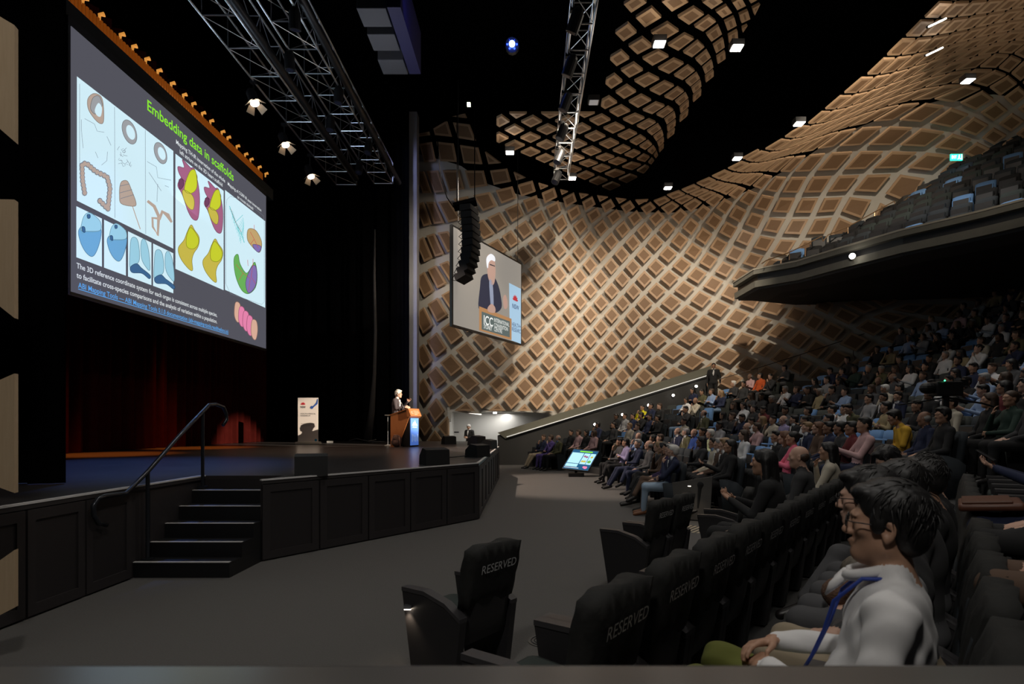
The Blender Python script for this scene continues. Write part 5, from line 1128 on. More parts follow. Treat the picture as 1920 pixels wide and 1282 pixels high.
# foldback wedges
def wedge(x, y, sc, rz, lab, grp='black foldback speakers on the stage'):
    e = empty('foldback_speaker', (x, y, SH), rz); tag(e, lab, 'speaker', grp); e.scale = (sc,)*3
    bm = BM(); prism(bm, [(-.22, 0), (.22, 0), (.20, .18), (.02, .33), (-.20, .30)], -.24, .24, lambda u, v, q: (q, u, v)); tri_fix(bm); obj('cabinet', bm, mat('speaker_black', (.010, .010, .011), .55), e)
    bm = BM(); prism(bm, [(.206, .185), (.03, .33), (.035, .336), (.212, .19)], -.22, .22, lambda u, v, q: (q, u, v)); tri_fix(bm); obj('grille', bm, perf, e)
wedge(-2.98, 7.85, .88, .35, 'black foldback speaker on stage edge beside the steps')
wedge(-1.62, 9.9, .88, .5, 'black foldback speaker on stage edge before the lectern')
wedge(-1.08, 12.3, .85, .9, 'black foldback speaker near the stage corner, trailing a cable')
wedge(-1.12, 16.4, .85, 1.2, 'black foldback speaker at the far end of the stage edge')
wedge(-2.85, 20.6, .9, .5, 'brown-lit foldback speaker left of the alcove'); wedge(-1.75, 19.6, 1.0, 1.0, 'foldback speaker in front of the white alcove')
bm = BM(); tube(bm, [(-1.30, 12.25, SH+.03), (-1.55, 12.1, SH+.012), (-1.9, 11.7, SH+.012), (-2.0, 11.2, SH+.012)], .012, 6); tag(obj('speaker_cable', bm, BLACKM), 'black cable lying on stage behind a foldback speaker', 'cable')
e = bm = BM(); tube(bm, [U(655, 826, 22.4), U(668, 822, 22.2), U(690, 827, 22.0), U(705, 824, 22.2), U(690, 828, 22.1), U(720, 828, 22.2)], .02, 6); tag(obj('coiled_cable', bm, mat('cable_grey', (.10, .09, .09), .6)), 'tangled grey cable on the floor at the back of stage', 'cable')
bm = BM(); p = U(619, 828, 22.0); box(bm, (p.x, p.y, SH+.04), (.22, .15, .08), bev=.01); tag(obj('floor_box', bm, WHITEM), 'small white box on the stage floor right of the banner', 'box')
# ------------------------------------------------------------------ projection screen
SX = -8.5
pl = Plane((SX, 0, 0), (0, 1, 0), (0, 0, 1))
e = empty('projection_screen', (0, 0, 0)); tag(e, 'huge projection screen showing slide of organ scaffolds above the stage', 'screen')
Q = lambda x, y, h=0.: pl.px(x, y)+Vector((h, 0, 0))
Y1 = SX*F/(133-VX); Y2 = SX*F/(498.5-VX); ZT, ZB = 9.13, 4.19
def em(n, c, k=1.): return mat(n, (c[0]*.3, c[1]*.3, c[2]*.3), .8, emit=k, ecol=c, spec=0)
bm = BM(); box(bm, (SX-.03, (Y1+Y2)/2, (ZT+ZB)/2+.05), (.05, Y2-Y1+.12, ZT-ZB+.24)); obj('screen_frame', bm, BLACKM, e)
bm = BM(); box(bm, (SX-.004, (Y1+Y2)/2, (ZT+ZB)/2), (.02, Y2-Y1, ZT-ZB)); sl = obj('slide', bm, em('slide_grey', (.085, .085, .105)), e)
S_W = em('slide_white', (.66, .88, .97), .95); S_T = em('slide_text', (.75, .80, .82), .9); S_G = em('slide_green', (.25, .80, .03)); S_B = em('slide_link', (.10, .35, .75), 1)
def rect_q(name, y0, y1, z0, z1, m, h=.012): return obj(name, ([(SX+h, y0, z0), (SX+h, y1, z0), (SX+h, y1, z1), (SX+h, y0, z1)], [(0, 1, 2, 3)]), m, sl)
yy = lambda x: SX*F/(x-VX)
rect_q('slide_picture', yy(143), yy(324), 5.93, 8.27, S_W)
for x0, x1 in ((142, 190), (194, 235), (239, 283), (286, 324)): rect_q('slide_picture', yy(x0), yy(x1), 4.86, 5.82, S_W)
rect_q('slide_picture', yy(328), yy(418.5), 5.47, 8.245, S_W); rect_q('slide_picture', yy(421), yy(496.5), 5.50, 8.30, S_W)
def tx(t, x0, x1, z, cap, m, bold=False): text_on('slide_lettering', t, pl, yy(x0), z, yy(x1)-yy(x0), cap, m, sl, .016, bold)
tx('Embedding data in scaffolds', 275, 437, 8.74, .23, S_G, True)
tx('Mapping TH-IR innervation of the whole', 329, 421, 8.50, .10, S_T, True); tx('left atrium on the 3D heart scaffold', 336, 416, 8.33, .10, S_T, True)
tx('Mapping of CGRP-IR axon innervation', 426, 489, 8.50, .09, S_T, True); tx('on mouse stomach', 444, 474, 8.35, .09, S_T, True)
tx('The 3D reference coordinate system for each organ is consistent across multiple species,', 142, 406, 4.66, .10, S_T, True)
tx('to facilitate cross-species comparisons and the analysis of variation within a population.', 142, 406, 4.48, .10, S_T, True)
tx('ABI Mapping Tools \u2014 ABI Mapping Tools 0.1.0 documentation (abi-mapping-tools.readthedocs.io)', 145, 427, 4.30, .10, S_B, True)
rect_q('slide_underline', yy(145), yy(427), 4.265, 4.28, S_B, .016)
def blob(pts, m, h=.018, n=5, close=True):
    P = smooth_loop(pts, n) if n > 1 else [Vector(p) for p in pts]
    o = obj('slide_drawing', ([Q(p[0], p[1], h) for p in P], [range(len(P))]), m, sl)
    if m is not S_W:
        v, f = band([tuple(p[:2]) for p in P]+[tuple(P[0][:2])], .9, None, h+.0008); k = m.node_tree.nodes['Principled BSDF'].inputs['Emission Color'].default_value
        obj('slide_outline', (v, f), em(m.name+'_edge', (k[0]*.38, k[1]*.38, k[2]*.38)), o)
    return o
def band(pts, w, m=None, h=.018):
    """a stroke of width w pixels along pts"""
    V = []; Fc = []
    for i, p in enumerate(pts):
        a = Vector(pts[max(i-1, 0)]); b = Vector(pts[min(i+1, len(pts)-1)]); t = (b-a).normalized(); n = Vector((-t.y, t.x))*(w if not isinstance(w, list) else w[i])/2
        V += [Q(p[0]+n.x, p[1]+n.y, h), Q(p[0]-n.x, p[1]-n.y, h)]
    for i in range(len(pts)-1): Fc.append((2*i, 2*i+1, 2*i+3, 2*i+2))
    return (V, Fc)
def bands(L, m, h=.018):
    V, Fc = [], []
    for pts, wd in L:
        v, f = band(pts, wd, m, h); b = len(V); V += v; Fc += [tuple(b+i for i in q) for q in f]
    return obj('slide_drawing', (V, Fc), m, sl)
C_T = em('draw_tan', (.46, .36, .30)); C_L = em('draw_line', (.18, .20, .24)); C_GR = em('draw_grey', (.33, .34, .36)); C_BL = em('draw_blue', (.15, .38, .62)); C_BD = em('draw_deep_blue', (.05, .13, .27)); C_PL = em('draw_pale', (.32, .60, .74))
C_Y = em('draw_yellow', (.55, .46, .07)); C_YB = em('draw_lime', (.55, .60, .03)); C_P = em('draw_plum', (.36, .12, .22)); C_PD = em('draw_dark_plum', (.16, .05, .11)); C_OR = em('draw_ochre', (.52, .36, .16))
C_GN = em('draw_green', (.14, .42, .10)); C_VI = em('draw_violet', (.22, .16, .42)); C_RE = em('draw_red', (.5, .06, .06)); C_CY = em('draw_cyan', (.10, .50, .52)); C_PK = em('draw_pink', (.75, .22, .40)); C_PP = em('draw_peach', (.66, .40, .30)); C_DK = em('draw_ink', (.02, .03, .04))
S2 = lambda L, ox, oy, k=2.981: [(ox+x/k, oy+y/k) for x, y in L]
A_ = lambda L: S2(L, 130, 130); B_ = lambda L: S2(L, 320, 230, 2.979)
blob(A_([(130, 135), (170, 150), (185, 200), (186, 290), (165, 302), (130, 270), (100, 220), (98, 165)]), C_T); blob(A_([(125, 160), (160, 150), (178, 200), (160, 215), (140, 250), (112, 220)]), C_GR, .022); blob(A_([(155, 188), (175, 215), (168, 262), (148, 258), (135, 228)]), S_W, .026)
for cx, cy, rx, ry in ((331, 350, 38, 68), (505, 468, 33, 60)):
    el = lambda k: [(cx+rx*k*math.cos(t*math.pi/6)+ry*.25*math.sin(t*math.pi/6)*k, cy+ry*k*math.sin(t*math.pi/6)) for t in range(12)]
    blob(A_(el(1)), C_GR); blob(A_([(x+6, y+2) for x, y in el(.60)]), S_W, .022)
rr = random.Random(5); L = []
for _ in range(16): x, y = rr.uniform(275, 340), rr.uniform(425, 530); L.append((A_([(x, y), (x+rr.uniform(-20, 20), y+rr.uniform(5, 20)), (x+rr.uniform(-15, 25), y+rr.uniform(8, 25))]), .7))
for P in ([(62, 280), (62, 340), (72, 440)], [(80, 275), (135, 305), (150, 345), (190, 352)], [(205, 375), (228, 425)], [(208, 460), (205, 510), (175, 535)], [(430, 515), (482, 545), (490, 605), (565, 620)], [(440, 575), (470, 620), (510, 680)], [(490, 640), (485, 740)], [(530, 650), (552, 658)], [(140, 460), (155, 495)], [(52, 80), (52, 560)], [(248, 210), (250, 830)], [(420, 340), (422, 920)]): L.append((A_(P), .7))
bands(L, C_L)
# colon built from beads
def beads(P, r, m, ml, n, k=A_):
    tot = []; D = [Vector(p) for p in P]; Ls = [0]
    for a, b in zip(D, D[1:]): Ls.append(Ls[-1]+(b-a).length)
    for i in range(n):
        s = Ls[-1]*i/(n-1); j = max(q for q in range(len(Ls)-1) if Ls[q] <= s+1e-6); c = D[j].lerp(D[j+1], (s-Ls[j])/(Ls[j+1]-Ls[j])); tot.append(c)
    o = []
    for mm, rr_, h in ((ml, r*1.12, .018), (m, r*.82, .022)):
        V, Fc = [], []
        for q, c in enumerate(tot):
            b = len(V); V += [Q(*k([(c.x+rr_*math.cos(t*math.pi/4), c.y+rr_*1.15*math.sin(t*math.pi/4))])[0], h+q*.00008) for t in range(8)]; Fc.append(tuple(range(b, b+8)))
        obj('slide_drawing', (V, Fc), mm, sl)
beads([(80, 690), (68, 620), (65, 530), (90, 525), (140, 570), (205, 600), (222, 660), (210, 780), (165, 735)], 14, C_T, C_L, 27)
blob(A_([(290, 625), (320, 625), (345, 680), (368, 745), (355, 765), (285, 750), (275, 700), (278, 650)]), C_T)
bands([(A_([(278, 652), (330, 640)]), 1), (A_([(276, 690), (345, 672)]), 1), (A_([(280, 722), (355, 700)]), 1)], C_L, .022); bands([(A_([(345, 755), (370, 830), (392, 893)]), 1.6)], C_T)
bands([(A_([(432, 735), (470, 765), (495, 820), (490, 930), (462, 880), (460, 830), (500, 835), (515, 795), (545, 815), (568, 855)]), [5, 6, 6, 4, 4, 5, 6, 7, 8, 4])], C_T)
for ox in (0, 155):
    k = 1 if ox == 0 else .86; oy = 0 if ox == 0 else 68; T = lambda L: A_([(ox*(1 if ox == 0 else 1.0)+(x*k)+(12 if ox else 0), y*k+oy+(105 if ox else 0)) for x, y in L])
    blob(T([(48, 895), (100, 860), (165, 880), (172, 930), (150, 1010), (122, 1046), (85, 1020), (55, 960)]), C_BL); blob(T([(60, 870), (75, 820), (105, 800), (150, 830), (170, 860), (165, 900), (100, 905), (60, 900)]), C_PL, .022); blob(T([(92, 812), (108, 812), (108, 830), (95, 832)]), C_BD, .026); blob(T([(62, 880), (78, 882), (80, 910), (66, 905)]), C_BD, .026)
for dx, dy, k in ((0, 0, 1), (136, 70, .95)):
    T = lambda L: A_([(x+dx, (y-930)*k+930+dy) for x, y in L])
    blob(T([(340, 950), (362, 938), (380, 965), (388, 1040), (380, 1080), (345, 1100), (332, 1100), (334, 1020)]), C_PL); blob(T([(400, 955), (418, 952), (438, 1010), (446, 1120), (420, 1100), (400, 1060), (394, 1000)]), C_PL)
    blob(T([(335, 1105), (370, 1085), (398, 1110), (446, 1150), (440, 1170), (400, 1140), (345, 1135)]), C_BD, .022)
for dx, dy, k in ((0, 0, 1), (140, 100, .86)):
    T = lambda L: B_([((x-90)*k+90+dx, (y-350)*k+350+dy) for x, y in L])
    blob(T([(60, 300), (120, 250), (145, 320), (158, 420), (150, 530), (125, 542), (95, 500), (60, 400), (35, 350)]), C_P)
    blob(T([(60, 205), (100, 245), (140, 290), (135, 330), (80, 330), (45, 290), (35, 245), (70, 250)]), C_P, .022); blob(T([(40, 320), (62, 318), (66, 350), (45, 372)]), C_PD, .026)
    blob(T([(100, 275), (132, 270), (140, 360), (105, 395), (70, 370)]), C_YB, .028); blob(T([(62, 375), (110, 400), (126, 440), (118, 485), (90, 470), (65, 420)]), C_Y, .028)
for dx, dy, k in ((0, 0, 1), (135, 72, .95)):
    T = lambda L: B_([((x-90)*k+90+dx, (y-690)*k+690+dy) for x, y in L]); 
    blob(T([(110, 570), (130, 600), (155, 640), (150, 690), (125, 730), (115, 770), (118, 825), (90, 810), (50, 755), (38, 700), (70, 655), (88, 610)]), C_Y); blob(T([(108, 585), (148, 640), (148, 680), (120, 705), (85, 690), (85, 630)]), C_YB, .022)
bands([(B_([(310, 430), (330, 410), (420, 440), (515, 520), (520, 560), (520, 1000), (505, 1015), (330, 955), (305, 900), (305, 470), (310, 430)]), .5)], C_L)
L = [(B_([(325, 465), (350, 540), (385, 600), (408, 670)]), 1.2), (B_([(400, 515), (375, 540), (350, 560)]), .8)]+[(B_([(325+i*7, 480+i*14), (345+i*6, 500+i*20), (340+i*7, 540+i*19)]), .6) for i in range(8)]+[(B_([(400-i*6, 530+i*10), (405, 560+i*14), (402-i*4, 590+i*12)]), .6) for i in range(7)]
bands(L, C_CY); blob(B_([(430, 595), (470, 600), (500, 650), (505, 690), (490, 725), (450, 690), (425, 650)]), C_OR); blob(B_([(455, 680), (500, 690), (490, 722), (468, 710)]), C_VI, .022)
blob(B_([(372, 735), (385, 790), (420, 840), (450, 800), (468, 780), (480, 850), (470, 920), (430, 955), (390, 930), (358, 850), (350, 760)]), C_GN); blob(B_([(445, 810), (470, 800), (478, 860), (465, 920), (430, 950), (415, 890)]), C_VI, .022)
bands([(B_([(360, 790), (400, 840), (440, 870), (430, 940)]), .7), (B_([(400, 840), (375, 880)]), .7), (B_([(455, 790), (445, 860), (470, 900)]), .7), (B_([(425, 765), (428, 800)]), .7), (B_([(455, 760), (455, 800)]), .7), (B_([(440, 610), (462, 650), (485, 700)]), .7), (B_([(462, 650), (440, 680)]), .7), (B_([(462, 570), (462, 600)]), .7), (B_([(330, 480), (360, 560), (390, 610)]), .5)], C_RE, .026)
for i, (x, y, m) in enumerate(((372, 1060, C_PP), (395, 1085, C_PK), (418, 1110, C_PK), (440, 1135, C_PK), (464, 1158, C_PP))): blob(B_([(x-14, y-55), (x+10, y-50), (x+17, y), (x+8, y+50), (x-8, y+48), (x-20, y+10)]), m, .018+.002*i)
# masking above the screen and the orange-lit batten
bm = BM(); box(bm, (SX-.30, (Y1+Y2)/2+.2, 9.43), (.5, Y2-Y1+.9, .36)); tag(obj('screen_housing', bm, mat('housing', (.012, .016, .016), .6, noise=.4, scale=2)), 'dark housing box along the top of projection screen', 'screen housing')
e = empty('lamp_batten', (-9.35, 0, 0)); tag(e, 'long batten of orange-glowing lamps above the projection screen', 'light batten')
OR_ = mat('orange_glow', (.45, .12, .01), .7, emit=.22, ecol=(.55, .13, .01), noise=0)
bm = BM(); box(bm, (0, 15.3, 10.36), (.10, 9.4, .10)); obj('batten', bm, BLACKM, e)
bm = BM()
for k in range(92): box(bm, (.07, 10.8+k*.1, 10.34), (.03, .055, .34))
obj('tassels', bm, OR_, e)['kind'] = 'stuff'
for k in range(20):
    bm = BM(); y = 11.0+k*.48+rr.uniform(-.08, .08); tube(bm, [(0.05, y, 10.5), (.05, y, 10.62), (.12, y+.05, 10.66)], [.02, .035, .05], 6); obj('lamp', bm, mat('amber_lamp', (1, .42, .08), emit=.55), e)
# ------------------------------------------------------------------ trusses
def truss(name, x0, w, z, h, ya, yb, lab, bay=.62, m=CHROME, rungs=True):
    e = empty(name, (x0, ya, z)); tag(e, lab, 'truss'); L = yb-ya
    C4 = [(0, 0), (w, 0), (0, h), (w, h)]
    for cx, cz in C4:
        bm = BM(); cyl(bm, (cx, 0, cz), (cx, L, cz), .027, 7); obj('chord', bm, m, e, smooth=True)
    n = int(L/bay); bm = BM()
    for i in range(n+1):
        y = L*i/n; cyl(bm, (0, y, 0), (w, y, 0), .018, 5); cyl(bm, (0, y, h), (w, y, h), .015, 5); cyl(bm, (0, y, 0), (0, y, h), .013, 5); cyl(bm, (w, y, 0), (w, y, h), .013, 5)
        if i < n:
            y2 = L*(i+1)/n; 
            for a, b in (((0, y, 0), (0, y2, h)), ((w, y2, 0), (w, y, h)), ((0, y, 0), (w, y2, 0)), ((0, y2, h), (w, y, h))): cyl(bm, a, b, .010, 5)
    obj('bracing', bm, m, e); return e
t1 = truss('lighting_truss', -7.4, .8, 11.0, .8, 9.5, 22.0, 'long silver lighting truss nearest the projection screen', 1.1)
t2 = truss('lighting_truss', -6.1, .75, 11.3, .8, 9.5, 22.6, 'long silver lighting truss second from the projection screen', 1.0)
t3 = truss('lighting_truss', .92, .48, 10.2, .45, 9.5, 19.7, 'slim silver truss with black lamps hanging above the stalls', .8)
for x, z, ya, yb, lab in ((-6.55, 11.15, 9.5, 21.8, 'black cable trunk slung between the two stage trusses'), (-5.2, 11.5, 9.5, 23.0, 'black cable trunk on the right side of the stage trusses')):
    bm = BM(); cyl(bm, (x, ya, z), (x, yb, z), .11, 8); tag(obj('cable_trunk', bm, BLACKM, smooth=True), lab, 'cable')
def fixture(name, p, lab, lit=False, grp=None, tgt=(-5, 18, 1)):
    e = empty(name, p); tag(e, lab, 'stage light', grp); d = (Vector(tgt)-Vector(p)).normalized()
    bm = BM(); cyl(bm, Vector((0, 0, 0))-d*.22, d*.14, .13, 14); ball(bm, -d*.22, .12, 10, 6); obj('housing', bm, BLACKM, e)
    ch = min(.9, max(.2, 10.99-p[2])) if lit else .32; bm = BM(); cyl(bm, (0, 0, 0), (0, 0, ch), .02, 6); box(bm, (0, 0, ch), (.16, .10, .08)); obj('clamp', bm, BLACKM, e)
    if lit:
        bm = BM(); cyl(bm, d*.141, d*.145, .115, 16); obj('lens', bm, mat('lens_warm', (1, .82, .6), emit=14), e)
        s = d.cross(Vector((0, 0, 1))).normalized(); u = s.cross(d)
        for a, t in ((s, .9), (-s, .9), (u, .75), (-u, .75)):
            bm = BM(); o = d*.14+a*.12; q = a.cross(d).normalized()
            V = [o+q*.09, o-q*.09, o-q*.12+(d*.7+a*.7)*.2, o+q*.12+(d*.7+a*.7)*.2]; obj('barn_door', (V+[v+a*.006 for v in V], [(0, 1, 2, 3), (7, 6, 5, 4), (0, 3, 7, 4), (1, 0, 4, 5), (2, 1, 5, 6), (3, 2, 6, 7)]), mat('barn_door_metal', (.35, .27, .2), .5, .3), e)
    else:
        bm = BM(); cyl(bm, d*.141, d*.145, .10, 12); obj('lens', bm, mat('glass_dark', (.03, .03, .05), .1), e)
    return e
for (x, y, Y), lab in zip(((475, 186, 15.4), (533, 265, 17.6), (581, 325, 19.6)), ('lit stage light with barn doors under the truss, nearest of three', 'lit stage light with barn doors under the truss, middle of three', 'lit stage light with barn doors under the truss, farthest of three')):
    fixture('barndoor_light', U(x, y, Y), lab, True, 'lit stage lights', (-3.5, Y-2, 1.0))
NMS = ['nearest', 'second', 'third', 'fourth', 'fifth', 'sixth', 'seventh']
for k in range(6): fixture('moving_light', (.95, 11.6+1.45*k, 9.85), 'unlit black stage light under the slim truss, %s from the camera' % NMS[k], False, 'unlit lights on the slim truss', (-3, 16, 0))
for k in range(7): fixture('moving_light', (-6.1+(k % 2)*.75, 11.6+1.5*k, 10.95), 'unlit black stage light under the stage trusses, %s from the camera' % NMS[k], False, 'unlit lights on the stage trusses', (-6, 16, 0))
# blue beam lamp
e = empty('blue_lamp', U(960, 82, 14)); tag(e, 'small blue lamp glowing high in the dark ceiling', 'ceiling lamp')
bm = BM(); ball(bm, (0, 0, 0), .075); obj('bulb', bm, mat('blue_emitter', (.1, .2, 1), emit=30), e)
bm = BM()
for k in range(6):
    a = k*math.pi/3; ball(bm, (.12*math.cos(a), .02, .12*math.sin(a)), .022, 6, 4)
obj('led', bm, mat('blue_led', (.02, .05, 1), emit=6), e)
bm = BM(); cyl(bm, (0, .04, 0), (0, .3, .1), .17, 12); obj('housing', bm, BLACKM, e)
bm = BM(); box(bm, U(879, 196, 20), (.12, .12, .10)); tag(obj('indicator_lamp', bm, mat('greenish_lamp', (.8, .9, .6), emit=3)), 'tiny pale indicator lamp above the line array', 'lamp')
# hanging subwoofer cabinets
for k, (y, nm) in enumerate(((12.75, 'nearest'), (13.6, 'middle'), (14.55, 'farthest'))):
    e = empty('hanging_speaker', (-3.5, y+.28, 11.02)); tag(e, 'grey cabinet hanging in dark ceiling beside blue light, %s of three' % nm, 'speaker', 'grey hanging cabinets')
    bm = BM(); box(bm, (0, 0, .5), (.66, .6, 1.0), bev=.02); obj('cabinet', bm, mat('cabinet_grey', (.10, .10, .11), .7), e)
    bm = BM(); cyl(bm, (0, 0, 1.0), (0, 0, 5.0), .015, 5); obj('cable', bm, BLACKM, e)
bm = BM(); box(bm, (-2.96, 13.8, 11.5), (.30, 2.4, 1.1)); tag(obj('hanging_duct', bm, mat('duct_navy', (.03, .03, .10), .6)), 'dark duct with blue sheen right of the hanging cabinets', 'duct')
spot('blue_ceiling_lamp', (-2.2, 12.6, 11.0), (-3.0, 13.8, 11.6), 9, (.1, .12, 1), 80)
area('cabinet_glow', (-3.5, 13.6, 9.2), (-3.5, 13.7, 11), 9, (.9, .9, 1), .5, 1.5)
# ceiling downlights
DL = [(1236, 84, 13.6, 1), (1381, 91, 14.2, 1), (1498, 233, 17.2, 1), (1382, 298, 19.6, 1), (1252, 353, 21.5, 1), (1073, 335, 21.0, 1), (956, 287, 19.2, 1), (1113, 193, 16.3, 0), (1814, 153, 16.6, 1)]
wh = ['in the ceiling canopy centre', 'at the right edge of the ceiling canopy', 'over the ceiling edge right of centre', 'above the ceiling edge, second up the slope', 'above the ceiling edge at lowest point', 'below the end of the slim truss', 'left, under the canopy corner', 'unlit beside the slim truss', 'far right among the ceiling panels']
for (x, y, Y, lit), t in zip(DL, wh):
    e = empty('downlight', U(x, y, Y)); tag(e, 'small rectangular %sdownlight %s' % ('bright ' if lit else 'dim ', t), 'ceiling lamp', None if not lit else 'bright ceiling downlights')
    bm = BM(); box(bm, (0, 0, .09), (.32, .26, .16), bev=.01); obj('housing', bm, BLACKM, e)
    bm = BM(); box(bm, (0, -.02, 0), (.25, .24, .02)); obj('lens', bm, mat('downlight_on', (1, .96, .88), emit=22) if lit else mat('downlight_off', (.5, .5, .52), emit=.25), e)
    if lit:
        l = bpy.data.lights.new('downlight_lamp', 'POINT'); l.energy = 7; l.color = WARM; l.shadow_soft_size = .1; q = bpy.data.objects.new('downlight_lamp', l); COL.objects.link(q); q.location = U(x, y, Y)+Vector((.05, -.25, -.12))
for (x, y, Y), t in zip(((1757, 43, 15.2), (1752, 97, 16.2)), ('upper', 'lower')):
    e = empty('strip_lamp', U(x, y, Y)); tag(e, 'thin slanting bright strip lamp among upper right ceiling panels, %s one' % t, 'ceiling lamp', 'strip lamps')
    bm = BM(); tube(bm, [(-.22, 0, -.10), (.24, 0, .12)], .02, 6); obj('tube', bm, mat('downlight_on', (1, .96, .88), emit=22), e)
    bm = BM(); tube(bm, [(-.24, .05, -.08), (.26, .05, .15)], .035, 6); obj('housing', bm, BLACKM, e)
# side relay screen with line array
p0 = U(850, 516, 19.0); a = math.atan2(F, 525.0)
ux = Vector((math.cos(a), math.sin(a), 0)); ux = Vector((525/F, 1, 0)).normalized()
zt = U(850, 425, 19).z; zb = U(850, 608, 19).z; p1 = None
for t in [q*.01 for q in range(300, 700)]:
    p = p0+ux*t
    if proj(p)[0] >= 977: LW = t; break
e = empty('relay_screen', (p0.x, p0.y, zb)); tag(e, 'hanging video screen showing close-up of the speaker, on patterned wall', 'screen')
pr = Plane((0, 0, 0), ux, (0, 0, 1)); HS = zt-zb; prw = Plane((p0.x, p0.y, zb), ux, (0, 0, 1))
sgn = -1 if pr.n.y > 0 else 1
R2 = lambda a0, a1, b0, b1, h: ([pr.p(a0, b0, h*sgn), pr.p(a1, b0, h*sgn), pr.p(a1, b1, h*sgn), pr.p(a0, b1, h*sgn)], [(0, 1, 2, 3)])
bm = BM(); prism(bm, [(-.07, -.07), (LW+.07, -.07), (LW+.07, HS+.07), (-.07, HS+.07)], -.01*sgn, -.10*sgn, lambda u, v, q: pr.p(u, v, q)); tri_fix(bm); obj('screen_frame', bm, BLACKM, e)
im = obj('picture', R2(0, LW, 0, HS, .0), em('relay_bg', (.27, .245, .215)), e)
M_ = lambda x, y, h=.01: pr.p(*prw.ab(x, y), h*sgn)
def rs(pts, m, h=.01, n=4):
    P = smooth_loop(pts, n) if n > 1 else pts
    return obj('picture_shape', ([M_(q[0], q[1], h) for q in P], [range(len(P))]), m, im)
K = lambda L: [(760+x/2.67, 180+y/2.67) for x, y in L]
rs(K([(365, 1060), (372, 960), (380, 905), (408, 890), (440, 900), (465, 950), (478, 1010), (480, 1060), (450, 1085), (400, 1075)]), em('relay_suit', (.035, .035, .055)), .012)
rs(K([(412, 850), (448, 850), (445, 930), (430, 945), (412, 905)]), em('relay_skin', (.42, .27, .22)), .016); rs(K([(408, 800), (425, 792), (443, 805), (448, 850), (444, 885), (430, 905), (412, 885), (406, 840)]), em('relay_skin', (0, 0, 0)), .018)
rs(K([(405, 850), (404, 810), (425, 790), (445, 805), (446, 828), (428, 822), (415, 835), (411, 862)]), em('relay_hair', (.72, .74, .80)), .022)
rs(K([(420, 840), (446, 850), (446, 854), (420, 846)]), em('relay_ink', (.03, .03, .04)), .024, 1); rs(K([(418, 925), (435, 940), (440, 1060), (428, 1070)]), em('relay_shirt', (.25, .28, .38)), .016)
rs(K([(410, 1060), (430, 1040), (448, 1060), (445, 1085), (415, 1080)]), em('relay_skin', (0, 0, 0)), .018); rs(K([(487, 1010), (500, 995), (510, 1030), (508, 1060), (492, 1062)]), em('relay_skin', (0, 0, 0)), .018)
rs(K([(518, 935), (577, 965), (577, 1240), (522, 1220)]), em('relay_banner', (.35, .52, .68)), .012, 1)
rs(K([(368, 1052), (530, 1115), (530, 1222), (368, 1172)]), em('relay_wood', (.38, .20, .09)), .014, 1); rs(K([(380, 1078), (521, 1128), (521, 1208), (380, 1168)]), em('relay_panel', (.10, .125, .12)), .018, 1)
def rt(t, x, y, x1, cap, m, bold=False):
    a0, b0 = prw.ab(x, y); a1, _b = prw.ab(x1, y)
    P = pr if sgn > 0 else pr
    vs, fs = text_mesh(t, bold); X0 = min(v[0] for v in vs); X1 = max(v[0] for v in vs); k = (a1-a0)/(X1-X0)
    obj('picture_lettering', ([pr.p(a0+(v[0]-X0)*k, b0+v[1]*cap/.69, .024*sgn) for v in vs], fs), m, im)
kk = lambda x, y: (760+x/2.67, 180+y/2.67)
RW = em('relay_white', (.80, .82, .80))
def rtt(t, x0, y0, x1, cap, m=RW, b=False): a, c = kk(x0, y0); rt(t, a, c, kk(x1, y0)[0], cap, m, b)
rtt('ICC', 390, 1140, 436, .32, RW, True); rtt('SYDNEY', 390, 1162, 432, .16); rtt('INTERNATIONAL', 442, 1130, 517, .15); rtt('CONVENTION', 442, 1155, 511, .15); rtt('CENTRE', 442, 1176, 482, .15)
rtt('NSW', 533, 1060, 566, .18, em('relay_navy', (.03, .05, .14)), True); rtt('HEALTH+', 531, 1150, 575, .16, em('relay_navy', (0, 0, 0))); rtt('RESEARC', 531, 1175, 575, .16, em('relay_navy', (0, 0, 0)))
c_ = prw.ab(*kk(548, 1025)); waratah('picture_emblem', pr, c_[0], c_[1], .26, em('relay_red', (.45, .04, .05)), im, .024*sgn)
for q in (.3, LW-.3):
    bm = BM(); b = pr.p(q, HS+.07); cyl(bm, b, b+Vector((0, 0, 5)), .012, 5); obj('cable', bm, BLACKM, e)
# line array
e = empty('line_array', U(878, 385, 18.3)); tag(e, 'curved black line array of speakers hanging before the side screen', 'speaker')
pts = [(877, 390), (879, 403), (880, 416), (881, 429), (881.5, 442), (881, 455), (880, 468), (878.5, 480), (875.5, 492), (871.5, 504), (867, 516)]
org = U(878, 385, 18.3)
for k, (x, y) in enumerate(pts):
    c = U(x+2, y+4, 18.3)-org; ang = [0, .02, .04, .03, 0, -.06, -.10, -.16, -.24, -.30, -.34][k]
    bm = BM(); prism(bm, [(-.18, -.105), (.20, -.085), (.20, .085), (-.18, .105)], -.34, .34, lambda u, v, q: (u, v, q))
    Rz = Matrix.Rotation(-.35, 3, 'Z') @ Matrix.Rotation(ang*1.1, 3, 'Y')
    for v in bm.verts: v.co = c+Rz @ Vector((v.co.x, v.co.z*.9, v.co.y))
    tri_fix(bm); cb = obj('array_cabinet', bm, mat('array_black', (.006, .006, .007), .8, spec=.2), e)
    bm = BM(); tube(bm, [c+Rz @ Vector((-.18, -.3, .06)), c+Rz @ Vector((-.29, -.3, -.02)), c+Rz @ Vector((-.19, -.3, -.10))], .012, 5); obj('cable_loop', bm, BLACK, cb)
bm = BM(); box(bm, U(872, 383, 18.3)-org, (.75, .5, .10), Matrix.Rotation(-.25, 3, 'Y')); obj('flying_frame', bm, BLACK, e)
